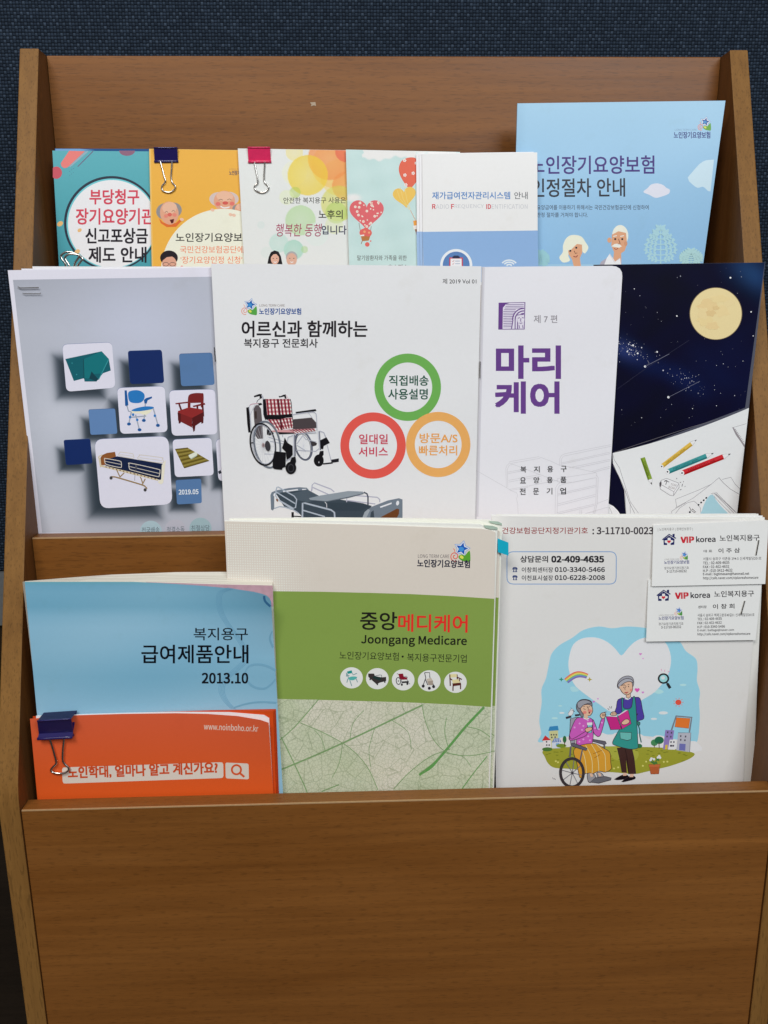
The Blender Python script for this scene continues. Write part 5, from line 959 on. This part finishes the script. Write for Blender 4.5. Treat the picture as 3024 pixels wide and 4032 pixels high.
# --- two business cards stapled on it
def card(label, y0, quad, ox, oy, lines, role, nm, strk):
    s = Sheet('business_card', label, 'business card', y0, 0.2 if oy == 0 else 0.163, -0.05, (212, 210, 203), mat='matte', lean=0.028, group='business cards on the white leaflet')
    s.slab(quad, (221, 218, 204), 0.00028)
    z = lambda *a: ZJ(*[v+(ox if i % 2 == 0 else oy) for i, v in enumerate(a)]); z.s = ZJ.s
    if oy == 0: ztext(s, z, '| 노인복지용구 | 장애인보장구 |', 232, 684, 160, 206, (120, 116, 110), 0.004, dy=8)
    N = (30, 34, 84); e = 'emblem'
    zline(s, e, z, N, 15, 290, 314, 378, 244, 466, 296); zpoly(s, e, z, N, 420, 240, 450, 236, 448, 282, 424, 268); zpoly(s, e, z, N, 304, 312, 378, 258, 448, 304, 444, 378, 398, 382, 396, 360, 430, 344, 432, 322, 398, 316, 396, 288, 358, 288, 358, 318, 320, 322, 322, 352, 352, 360, 352, 382, 308, 382)
    s.poly(e, heart(*P1(z, 376, 338), 24/3.29), (196, 44, 52))
    ztext(s, z, 'VIP', 532, 698, 280, 352, (190, 38, 48), 0.03, dy=4); ztext(s, z, 'korea', 730, 978, 272, 346, (50, 46, 50), 0.012, dy=6); ztext(s, z, '노인복지용구', 1034, 1550, 254, 334, (52, 48, 50), 0.014, dy=8)
    logo(s, z, 514, 464, 0.56, ((50, 80, 150), (232, 150, 120), (80, 140, 70))); ztext(s, z, 'LONG TERM CARE', 318, 512, 560, 576, (130, 124, 120), 0, dy=4, part='logo'); ztext(s, z, '노인장기요양보험', 314, 636, 584, 630, (44, 48, 110), 0.016, dy=6, part='logo')
    ztext(s, z, '장기요양기관지정기호', 314, 634, 664, 700, (62, 58, 58), 0.007, dy=6); ztext(s, z, '3-11710-00232', 346, 604, 708, 740, (62, 58, 58), 0.007, dy=6)
    ztext(s, z, role, 826, 936, 444, 480, (62, 58, 58), 0.014, dy=3); ztext(s, z, nm, 1018, 1296, 426, 488, (44, 40, 42), 0.016, dy=8)
    for (t, x1, y0_, y1_) in lines: ztext(s, z, t, 818, x1, y0_, y1_, (62, 58, 58), 0.007, dy=8)
    c3 = s.P(*np.array(ZJ(*strk)).T, 0.0007); V, F = tube(c3, 0.00042, 7); s.raw('staple', V, F, 'steel'); s.build()
card('cream business card with a blue house emblem, lower one overlapped by the other card', 0.0354, ZJ(107, 832, 1578, 860, 1498, 1614, 80, 1634), -72, 724, [('서울시 송파구 백제고분로40길31 신세계빌딩201호', 1556, 548, 590), ('TEL : 02-409-4635', 1132, 602, 634), ('FAX : 02-402-4632', 1130, 654, 686), ('H.P : 010-3340-5466', 1172, 704, 736), ('E-mail : battage@naver.com', 1290, 748, 786), ('http://cafe.naver.com/vipkoreahomecare', 1502, 796, 838)], '센터장', '이 창 희', (1360, 1104, 1310, 1280))
card('cream business card with a blue house emblem, upper one lying over the other card', 0.0350, ZJ(172, 124, 1668, 60, 1624, 886, 154, 918), 0, 0, [('서울시 송파구 석촌동 294-5 신세계빌딩201호', 1574, 540, 582), ('TEL : 02-409-4635', 1158, 598, 634), ('FAX : 02-402-4632', 1156, 650, 684), ('H.P : 010-3412-4632', 1198, 698, 734), ('E-mail : bigtimesam@hanmail.net', 1416, 742, 784), ('http://cafe.naver.com/vipkoreahomecare', 1534, 792, 836)], '대 표', '이 주 삼', (1542, 316, 1506, 514))

# --- green catalogues, one behind the other
GP = dict(yaw=-0.045, x0=-0.126)
def green_cat(label, y0, dx, dy, front):
    s = Sheet('catalogue', label, 'catalogue', y0, 0, FLOORZ[1], (213, 212, 209), **GP, group='green catalogues')
    z = lambda *a: ZH(*[v+(dx if i % 2 == 0 else dy) for i, v in enumerate(a)]); z.s = ZH.s
    tl, tr, br, bl = P1(z, 48, 105), P1(z, 1594, 166), P1(z, 1550, 1622), P1(z, 132, 1640)
    edge = z(48, 105, 500, 116, 900, 126, 1300, 140, 1500, 146, 1560, 156, 1588, 166)
    # page block: behind the cover, its top a few mm higher
    pt = z(50, 102, 600, 103, 1100, 112, 1500, 122, 1530, 134, 1600, 146)
    if front: s.slab(pt+[s.down(P1(z, 1600, 146), P1(z, 1556, 1622)), s.down(P1(z, 52, 102), bl)], (226, 222, 206), 0.0022, 'pages', out=-0.0009)
    else: s.slab(z(52, 96, 600, 92, 1100, 96, 1530, 104, 1560, 118, 1602, 130)+[s.down(P1(z, 1602, 130), P1(z, 1556, 1622)), s.down(P1(z, 52, 102), bl)], (220, 216, 202), 0.0022, 'pages', out=-0.0009)
    s.poly('pages', z(1520, 126, 1572, 130, 1600, 140, 1602, 152, 1560, 150, 1530, 142) if front else z(1524, 108, 1580, 112, 1600, 122, 1602, 132, 1566, 126, 1534, 118), (160, 178, 160))
    s.slab(edge+[s.down(P1(z, 1594, 166), br), s.down(tl, bl)], (212, 204, 190), 0.0005)
    pc = 'picture'
    s.grid('cover', z(50, 106, 500, 117, 900, 127, 1300, 141, 1500, 147, 1560, 157, 1588, 167), z(66, 500, 600, 508, 1100, 520, 1582, 546), (208, 198, 183), 14)
    s.poly('cover', z(66, 500, 335, 502, 600, 505, 900, 512, 1100, 518, 1350, 530, 1582, 545, 1570, 900, 1562, 1160, 1350, 1146, 1100, 1134, 700, 1122, 356, 1114, 95, 1112), (127, 150, 72))
    s.poly('cover', z(95, 1113, 356, 1115, 700, 1123, 1100, 1135, 1350, 1147, 1562, 1161, 1548, 1660, 100, 1660), (206, 201, 178), mat=None)
    lf = 'leaf_pattern'
    base = z(95, 1113, 356, 1115, 700, 1123, 1100, 1135, 1350, 1147, 1562, 1161, 1548, 1660, 100, 1660)
    s.poly(lf, base, (208, 203, 182), mat='leaf')
    for a in ((356, 1115, 580, 1118, 480, 1250, 380, 1340, 356, 1345), (490, 1260, 600, 1300, 760, 1390, 860, 1500, 920, 1620, 930, 1660, 360, 1660, 362, 1345), (1170, 1140, 1350, 1147, 1562, 1161, 1556, 1420, 1440, 1436, 1320, 1420, 1240, 1350, 1190, 1240), (1010, 1625, 1100, 1530, 1220, 1440, 1330, 1400, 1400, 1430, 1548, 1400, 1548, 1660, 1000, 1660)): s.poly(lf, z(*a), (195, 198, 170), mat='leaf')
    G1, G2 = (92, 152, 78), (124, 156, 104)
    for a, wd, c in (((360, 1520, 620, 1410, 900, 1280, 1170, 1150), 9, G2), ((1155, 1546, 1240, 1480, 1320, 1390, 1420, 1270, 1524, 1160), 14, G1), ((1155, 1546, 1230, 1500, 1290, 1420), 8, G1), ((370, 1330, 430, 1450, 500, 1600, 520, 1650), 6, G2), ((360, 1350, 440, 1280, 520, 1190, 582, 1118), 5, G2), ((480, 1250, 620, 1310, 760, 1392, 860, 1500, 920, 1630), 4, G2), ((1170, 1140, 1190, 1240, 1240, 1350, 1320, 1420, 1440, 1436, 1560, 1415), 4, G2), ((1010, 1625, 1100, 1530, 1220, 1440, 1330, 1400), 4, G2), ((1540, 1440, 1460, 1540, 1380, 1650), 5, G1), ((600, 1640, 700, 1600), 6, G2), ((760, 1350, 780, 1250, 840, 1180), 3, G2), ((900, 1285, 870, 1400, 880, 1500), 3, G2), ((1000, 1235, 1090, 1300, 1110, 1400), 3, G2), ((1080, 1195, 1060, 1160), 3, G2), ((620, 1410, 600, 1340, 560, 1290), 3, G2), ((720, 1365, 700, 1480, 660, 1560), 3, G2), ((1320, 1390, 1300, 1300, 1310, 1220), 4, G2), ((1420, 1270, 1500, 1290, 1558, 1330), 4, G2), ((1300, 1420, 1400, 1440, 1450, 1500), 3, G2)): zline(s, lf, z, c, wd, *a, sm=4)
    if front:
        for i in range(38):
            for j in range(28):
                x, y = 66+i*13.6, 124+j*13.6; r = 4.4*max(0.25, 1-max(0, i-22)/18)
                zell(s, 'halftone', z, (222, 214, 200), x+j*0.4, y+i*0.3, r, None, 0, 6)
        logo(s, z, 1328, 216, 0.62, ((36, 88, 170), (220, 92, 74), (90, 156, 50))); ztext(s, z, 'LONG TERM CARE', 1148, 1326, 292, 312, (96, 88, 90), 0.0, part='logo', dy=-2); ztext(s, z, '노인장기요양보험', 1144, 1442, 320, 364, (40, 42, 60), 0.026, part='logo', dy=-6)
        ztext(s, z, '중앙', 820, 1028, 618, 720, (36, 34, 30), 0.014, dy=-3); ztext(s, z, '메디케어', 1036, 1428, 632, 730, (214, 50, 42), 0.018, dy=-6)
        ztext(s, z, 'Joongang Medicare', 826, 1424, 748, 812, (36, 36, 30), 0.010, dy=-10, part='lettering'); ztext(s, z, '노인장기요양보험', 702, 1038, 842, 888, (40, 42, 32), 0.0, dy=-8); ztext(s, z, '복지용구전문기업', 1086, 1424, 854, 900, (40, 42, 32), 0.0, dy=-8); zell(s, 'lettering', z, (40, 42, 32), 1061, 873, 6)
        Zi = zm(1320, 2600, 3.0722)
        for k, (x, y) in enumerate(((197, 212), (509, 222), (822, 236), (1137, 248), (1454, 266))): zell(s, 'product_picture#%d' % k, Zi, (222, 216, 208), x, y, 137, 128, 0, 44)
        pc = 'product_picture#0'; TQ = (86, 170, 160); z2 = Zi; zpoly(s, pc, z2, (40, 140, 132), 142, 136, 200, 120, 206, 156, 150, 164); zpoly(s, pc, z2, TQ, *flat(smooth_line([np.array(p) for p in ((160, 212), (200, 196), (262, 200), (250, 226), (210, 242), (166, 234))], 4, True)))
        for a in ((138, 196, 136, 150), (130, 190, 172, 184), (206, 152, 214, 176, 262, 158), (154, 220, 140, 270), (176, 240, 200, 312), (250, 214, 270, 266), (146, 164, 160, 214)): zline(s, pc, z2, (120, 150, 150), 10, *a)
        pc = 'product_picture#1'; zpoly(s, pc, z2, (58, 52, 50), 398, 160, 470, 160, 480, 190, 560, 206, 616, 200, 616, 250, 540, 270, 500, 290, 420, 220, 400, 200); zpoly(s, pc, z2, (36, 56, 52), 470, 186, 560, 214, 540, 246, 450, 214); zline(s, pc, z2, (120, 120, 124), 8, 480, 190, 540, 176, 560, 180, 562, 206)
        for x, y in ((422, 230), (510, 290), (600, 262), (572, 250)): zell(s, pc, z2, (50, 48, 48), x, y, 9, 12)
        pc = 'product_picture#2'; zpoly(s, pc, z2, (130, 28, 44), 762, 164, 820, 160, 830, 200, 870, 206, 872, 232, 800, 236, 776, 210); zline(s, pc, z2, (66, 66, 70), 10, *flat(circ(764, 250, 26, 42, 28, -6)), closed=True); zell(s, pc, z2, (70, 66, 70), 764, 250, 8); zpoly(s, pc, z2, (42, 40, 44), 800, 256, 890, 250, 890, 272, 812, 276)
        for x, y in ((806, 294), (872, 284)): zell(s, pc, z2, (34, 32, 36), x, y, 12, 15)
        for a in ((800, 236, 806, 284), (866, 232, 886, 256), (880, 282, 906, 284), (830, 200, 864, 192, 874, 214), (746, 158, 764, 170)): zline(s, pc, z2, (110, 110, 116), 7, *a)
        pc = 'product_picture#3'
        for a in ((1080, 150, 1142, 148, 1144, 206), (1080, 150, 1096, 210, 1064, 300), (1090, 230, 1120, 300), (1144, 206, 1190, 300)): zline(s, pc, z2, (60, 58, 62), 9, *a)
        zpoly(s, pc, z2, (160, 146, 130), 1100, 226, 1160, 212, 1184, 250, 1180, 300, 1130, 300); zpoly(s, pc, z2, (190, 178, 160), 1100, 226, 1160, 212, 1180, 244, 1116, 256)
        for x, y in ((1064, 312), (1138, 338), (1190, 318)): zell(s, pc, z2, (46, 44, 48), x, y, 18, 19)
        pc = 'product_picture#4'; WD, CU = (86, 40, 34), (222, 204, 150)
        for a in ((1386, 170, 1392, 310), (1472, 170, 1478, 240), (1426, 300, 1424, 370), (1516, 290, 1516, 350), (1480, 206, 1532, 232), (1384, 216, 1420, 242), (1500, 228, 1504, 260)): zline(s, pc, z2, WD, 14, *a)
        zpoly(s, pc, z2, CU, 1392, 168, 1470, 166, 1472, 204, 1394, 208); zpoly(s, pc, z2, CU, 1412, 236, 1486, 228, 1516, 268, 1424, 282); zpoly(s, pc, z2, WD, 1416, 280, 1520, 270, 1522, 300, 1424, 314)
    else:
        tb = ZH(1600, 202, 1662, 226, 1662, 300, 1602, 280)
        s.slab(tb, (24, 158, 180), 0.0002, 'index_tab', out=0.0024, mat='matte')
        s.poly('index_tab', ZH(1600, 202, 1612, 206, 1614, 284, 1602, 280), (18, 140, 164), mat='matte')
    s.build()
green_cat('green catalogue with a blue sticky tab, mostly hidden behind its twin', 0.0325, 24, -6, False)
green_cat('green and beige catalogue with leaf veins and five round product pictures', 0.0285, 0, 0, True)

# --- thick blue booklet with curling cover
def curl_b(x, y):
    X, Y = x*1.4426, (y-2000)*1.4426; u = np.clip((X-800)/750, 0, 1.1); v = np.clip(1-(Y-420)/420, 0, 1.2); return 0.013*u**2.2*v**1.6+0.0012*np.clip((X-200)/1300, 0, 1)
s = Sheet('booklet', 'thick sky blue booklet with curling cover and black title', 'booklet', 0.0225, 0, FLOORZ[1], (222, 222, 222), disp=curl_b)
def pl(y): q = Sheet('t', '', '', y, 0, FLOORZ[1]); return q
qf, qb = pl(0.0228), pl(0.0372)
fr_ = qf.P(*np.array(ZG(142, 416, 440, 418, 760, 420, 1000, 426, 1250, 434, 1548, 440)).T); bk_ = qb.P(*np.array(ZG(150, 402, 430, 384, 640, 371, 1000, 360, 1250, 360, 1552, 368)).T)
bk_[0][0] = max(bk_[0][0], -0.2835); n = len(fr_); dn = lambda A: np.stack([A[:, 0], A[:, 1], np.full(len(A), FLOORZ[1])], 1)
bk_[:, 1] = np.interp(bk_[:, 0], [bk_[0, 0], bk_[0, 0]+0.03, bk_[-1, 0]], [0.0300, 0.0330, 0.0372])
V = np.concatenate([fr_, bk_, dn(fr_), dn(bk_)]); F = []
for i in range(n-1): F += [(i, i+1, n+i+1, n+i), (2*n+i, 2*n+i+1, i+1, i), (n+i, n+i+1, 3*n+i+1, 3*n+i)]
F += [(n-1, 3*n-1, 4*n-1, 2*n-1), (0, n, 3*n, 2*n)]
top_l, bot_l = P1(ZG, 140, 420), P1(ZG, 210, 1170)
def blue(x, y):
    Y = (np.asarray(y)-2000)*1.4426; X = np.asarray(x)*1.4426
    v = np.interp(Y, [400, 480, 560, 620, 680, 800, 900, 960, 1020, 1100, 1180], [0, .35, .2, .75, .95, .8, .55, .45, .6, .9, 1]); C = (1-v)[:, None]*np.array([110, 164, 188])+v[:, None]*np.array([142, 186, 208])
    C += (np.clip((440-Y)/40, 0, 1)*6)[:, None]*np.array([-1.5, .5, -3]); C += 4*np.sin(X/210+Y/140)[:, None]*np.array([1, .6, .4]); return C
topc = ZG(140, 420, 440, 420, 760, 420, 900, 426, 1000, 432, 1150, 442, 1320, 458, 1440, 476, 1505, 490); side = ZG(1540, 528, 1556, 800, 1578, 1140)
bl3 = s.down(top_l, bot_l); br3 = s.down(side[0], side[2])
s.grid('cover', topc[:-1]+ZG(1490, 488, 1516, 498, 1532, 514, 1540, 532), [bl3, br3], blue, 7)
s.raw('pages', V, F, 'pages', (0.7, 0.66, 0.56))
s.parts['pages']['mat'] = 'pages'
q = Sheet('t', '', '', 0.0227, 0, 0, (206, 208, 208)); pv = q.P(*np.array(ZG(830, 421, 1250, 434, 1549, 441, 1552, 560, 1300, 560, 900, 480)).T)
for k in range(6): 
    Y = (420+k*22); s.k += 0
for kx, (A, c) in enumerate((([(1330, 455), (1262, 474), (1235, 520), (1242, 570), (1280, 640), (1310, 690)], (66, 128, 178)),)):
    for k in range(5):
        s.line('picture', smooth_line([np.array(P1(ZG, x+k*8*(0.9 if y < 600 else 1), y+k*1.5)) for x, y in [(1330-30, 452), (1258-20, 480), (1230, 540), (1248, 610), (1300, 690), (1352, 760), (1378, 820), (1372, 870), (1320, 920), (1262, 970), (1242, 1030), (1264, 1090), (1310, 1140)]], 5), 1.5, (106, 158, 186))
for w_, A in ((13, [(1568, 920), (1500, 890), (1430, 890), (1398, 920), (1400, 970), (1440, 1012), (1500, 1024), (1540, 1000), (1566, 970)]), (13, [(1546, 700), (1534, 740), (1552, 790)]), (9, [(1330, 1132), (1400, 1110), (1480, 1100), (1572, 1104)])):
    for k in range(2): s.line('picture', smooth_line([np.array(P1(ZG, x-k*3, y+k*6)) for x, y in A], 5), w_/2.6, (118, 166, 190))
for w_, A in ((9, [(1500, 500), (1506, 530), (1536, 560)]),): s.line('picture', smooth_line([np.array(P1(ZG, x, y)) for x, y in A], 5), w_, (60, 110, 150))
ztext(s, ZG, '복지용구', 1100, 1408, 680, 752, (30, 36, 44), 0.006); ztext(s, ZG, '급여제품안내', 804, 1410, 778, 882, (22, 24, 30), 0.013); ztext(s, ZG, '2013.10', 1148, 1408, 938, 996, (28, 30, 36), 0.012)
b = s.build()
# pink first page under the curling cover
pg = mesh_obj('first_page', np.concatenate([pv, pv+np.array([0, 0.00015, 0])]), [(0, 1, 2, 3, 4, 5)], plain('pink_page', (0.62, 0.36, 0.41), 0.6), b, b.location)

# --- orange booklets
for i in range(3):
    off = (27-i*8); q = Sheet('booklet', 'spare orange booklet behind the search bar booklet, '+('rearmost', 'third', 'second')[i]+(' from the front' if i else ' of four'), 'booklet', 0.0208-i*0.0014, 0, FLOORZ[1], W1, group='orange booklets at lower left')
    z = zm(0, 2000, 1.4426); tl, tr = P1(z, 186+3*i, 1184+2*i), P1(z, 1540+off, 1143+i*5)
    q.slab([tl]+z(700, 1166+2*i, 1200, 1150+3*i)+[tr, q.down(tr, P1(z, 1557+off, 1612)), q.down(tl, P1(z, 222, 1650))], (178+8*i, 62+4*i, 28), 0.0004)
    q.slab(z(200, 1186+2*i, 700, 1168+2*i, 1200, 1153+3*i)+[P1(z, 1536+off, 1147+i*5), q.down(P1(z, 1536+off, 1147+i*5), P1(z, 1551+off, 1612)), q.down(P1(z, 200, 1186), P1(z, 224, 1650))], (226, 218, 196), 0.0009, 'pages', out=-0.0005); q.build()
def curl_o(x, y):
    X, Y = x*1.4426, (y-2000)*1.4426; u = np.clip((X-900)/640, 0, 1.1); v = np.clip(1-(Y-1170)/300, 0, 1.2); return 0.0035*u**2*v**1.5+0.0006*np.clip((X-200)/1200, 0, 1)
s = Sheet('booklet', 'orange booklet with a white search bar and web address, clipped at its corner', 'booklet', 0.0168, 0, FLOORZ[1], (218, 216, 215), disp=curl_o, group='orange booklets at lower left')
bt = pl(0.0176)
fl = Sheet('t', '', '', 0.0171, 0, FLOORZ[1], (206, 196, 186))
fl.slab(ZG(205, 1182, 700, 1166, 1000, 1160, 1300, 1162, 1500, 1178, 1529, 1196)+[fl.down(P1(ZG, 1529, 1196), P1(ZG, 1551, 1612)), fl.down(P1(ZG, 200, 1190), P1(ZG, 222, 1650))], (224, 216, 196), 0.0007, 'pages')
pp = fl.parts['pages']; s.raw('pages', np.concatenate(pp['v']), pp['f'], 'coated', fl.c((224, 216, 196)))
topo = ZG(170, 1197, 300, 1188, 425, 1178, 700, 1170, 1000, 1166, 1180, 1170, 1350, 1182, 1480, 1204, 1526, 1220)
def orange(x, y):
    Y = (np.asarray(y)-2000)*1.4426; t = np.clip((Y-1180)/440, 0, 1)[:, None]; return (1-t)*np.array([208, 90, 58])+t*np.array([211, 86, 36])
s.grid('cover', topo, [s.down(P1(ZG, 170, 1197), P1(ZG, 212, 1650)), s.down(P1(ZG, 1526, 1220), P1(ZG, 1552, 1612))], orange, 7)
def bar(q, r):
    L = rrect(q, r); s.poly('search_bar', L, (210, 196, 182))
q = ZG(352, 1474, 1268, 1444, 1270, 1534, 356, 1566); L_ = rrect(q, 9, 4); tp = [L_[k] for k in range(0, 10)]; bt_ = [L_[k] for k in range(19, 9, -1)]
s.grid('search_bar', [tp[0]]+tp[1:], bt_, (212, 198, 184), 9)
q = ZG(1280, 1446, 1412, 1452, 1414, 1542, 1282, 1536); bar(q, 8)
ztext(s, ZG, '노인학대, 얼마나 알고 계신가요?', 388, 1236, 1470, 1540, (196, 76, 40), 0.034, dy=29, part='lettering')
zline(s, 'search_bar', ZG, (204, 84, 46), 11, *flat(circ(1343, 1487, 26, 26, 28)), closed=True); zline(s, 'search_bar', ZG, (204, 84, 46), 12, 1362, 1506, 1388, 1528)
ztext(s, ZG, 'www.noinboho.or.kr', 1158, 1466, 1222, 1258, (224, 190, 172), 0.006, dy=-13, part='web_address')
s.build()

# ================================================================== binder clips
def clip(label, mat, front, yt, yb, yk, ht, group=None, rad=1.6):
    """front: 4 px points of the front plate (upper left, upper right, lower right, lower left); its top lies at y=yt, its foot at y=yb; the folded spine runs back to y=yk"""
    q1 = Sheet('t', '', '', yt, 0, 0); q2 = Sheet('t', '', '', yb, 0, 0); fr = np.array(front, float)
    A = np.concatenate([q1.P(fr[:2, 0], fr[:2, 1]), q2.P(fr[2:, 0], fr[2:, 1])]); B = A.copy(); B[:2, 1] = yk; B[2:, 1] = yk-(yb-yt)
    base = A.mean(0); root = empty('binder_clip', base, label, 'binder clip', group)
    # body: front plate, spine and back plate as one folded sheet
    t = np.array([0, 0.0005, 0]); V = np.concatenate([A, A+t, B, B-t]); F = [(0, 1, 2, 3), (4, 7, 6, 5), (8, 11, 10, 9), (12, 13, 14, 15), (0, 8, 9, 1), (3, 2, 6, 7), (0, 3, 7, 4), (1, 5, 6, 2), (4, 5, 13, 12), (11, 8, 12, 15), (9, 10, 14, 13), (10, 11, 15, 14), (0, 4, 12, 8), (1, 9, 13, 5)]
    body = mesh_obj('clip_body', V, F, M[mat], root, base)
    for a, b_ in ((A[3], A[2]), (B[3], B[2])):
        Vt, Ft = tube([a+(b_-a)*u for u in np.linspace(-0.01, 1.01, 6)], 0.0011, 10); mesh_obj('clip_edge', Vt, Ft, M[mat], body, base, smooth=True)
    Vt, Ft = tube([A[0]+(A[1]-A[0])*u for u in np.linspace(0, 1, 5)], 0.0006, 8); mesh_obj('clip_edge', Vt, Ft, M[mat], body, base, smooth=True)
    for h_, yy, zl_, le_ in ht:
        qq = Sheet('t', '', '', yy, zl_, 0, lean=le_); c3 = qq.P(*np.array([tuple(p) for p in smooth_line(h_, 6)]).T); Vt, Ft = tube(c3, rad*0.00045, 10); mesh_obj('handle', Vt, Ft, M['steel'], root, base, smooth=True)
    return root
cg = 'binder clips holding leaflets'
clip('navy blue binder clip on the orange leaflet with cartoon heads', 'navy', ZA(1004, 800, 1158, 800, 1163, 888, 1010, 890), 0.1732, 0.1752, 0.1795, [(ZA(1046, 884, 1058, 930, 1072, 985, 1080, 1020, 1058, 1052, 1062, 1078, 1090, 1090, 1118, 1088, 1142, 1068, 1144, 1048, 1124, 1024, 1118, 985, 1122, 930, 1124, 884), 0.1718, LIPZ[3], 0.03)], cg)
clip('bright pink binder clip on the leaflet with coloured bubbles', 'pink', ZB(124, 134, 271, 134, 277, 226, 130, 228), 0.1702, 0.1720, 0.1765, [(ZB(168, 224, 178, 280, 188, 330, 190, 365, 170, 388, 176, 412, 208, 428, 240, 424, 260, 404, 258, 384, 236, 362, 232, 330, 234, 280, 238, 224), 0.1688, LIPZ[3], 0.03)], cg)
Zc = zm(0, 2700, 3.16)
clip('navy blue binder clip on the corner of the orange search bar booklet', 'navy', Zc(462, 440, 886, 412, 914, 616, 488, 638), 0.0074, 0.0154, 0.0206, [(Zc(600, 612, 640, 720, 680, 860, 700, 960, 660, 1010, 638, 1045, 656, 1076, 740, 1092, 820, 1078, 856, 1045, 850, 1015, 800, 965, 782, 920, 784, 800, 796, 690, 806, 600), 0.0152, 0, 0.0)], cg, rad=1.9)
# clip behind the grey catalogue: only its wire loops rise above the paper
Zt = zm(0, 1000, 3.687)
clip('black binder clip behind the grey catalogue with its wire loops sticking up', 'black', Zt(900, 330, 1230, 330, 1235, 440, 895, 440), 0.0985, 0.0990, 0.1015, [(Zt(940, 430, 945, 230, 950, 150, 890, 60, 890, 20, 940, -20, 1000, -30, 1080, -10, 1150, 30, 1090, 130, 1080, 230, 1090, 430), 0.1020, 0, 0), (Zt(1000, 430, 1005, 230, 1000, 160, 950, 80, 950, 40, 1000, 5, 1080, 4, 1150, 20, 1200, 70, 1180, 100, 1130, 170, 1130, 230, 1130, 430), 0.0978, 0, 0)], cg, rad=1.7)
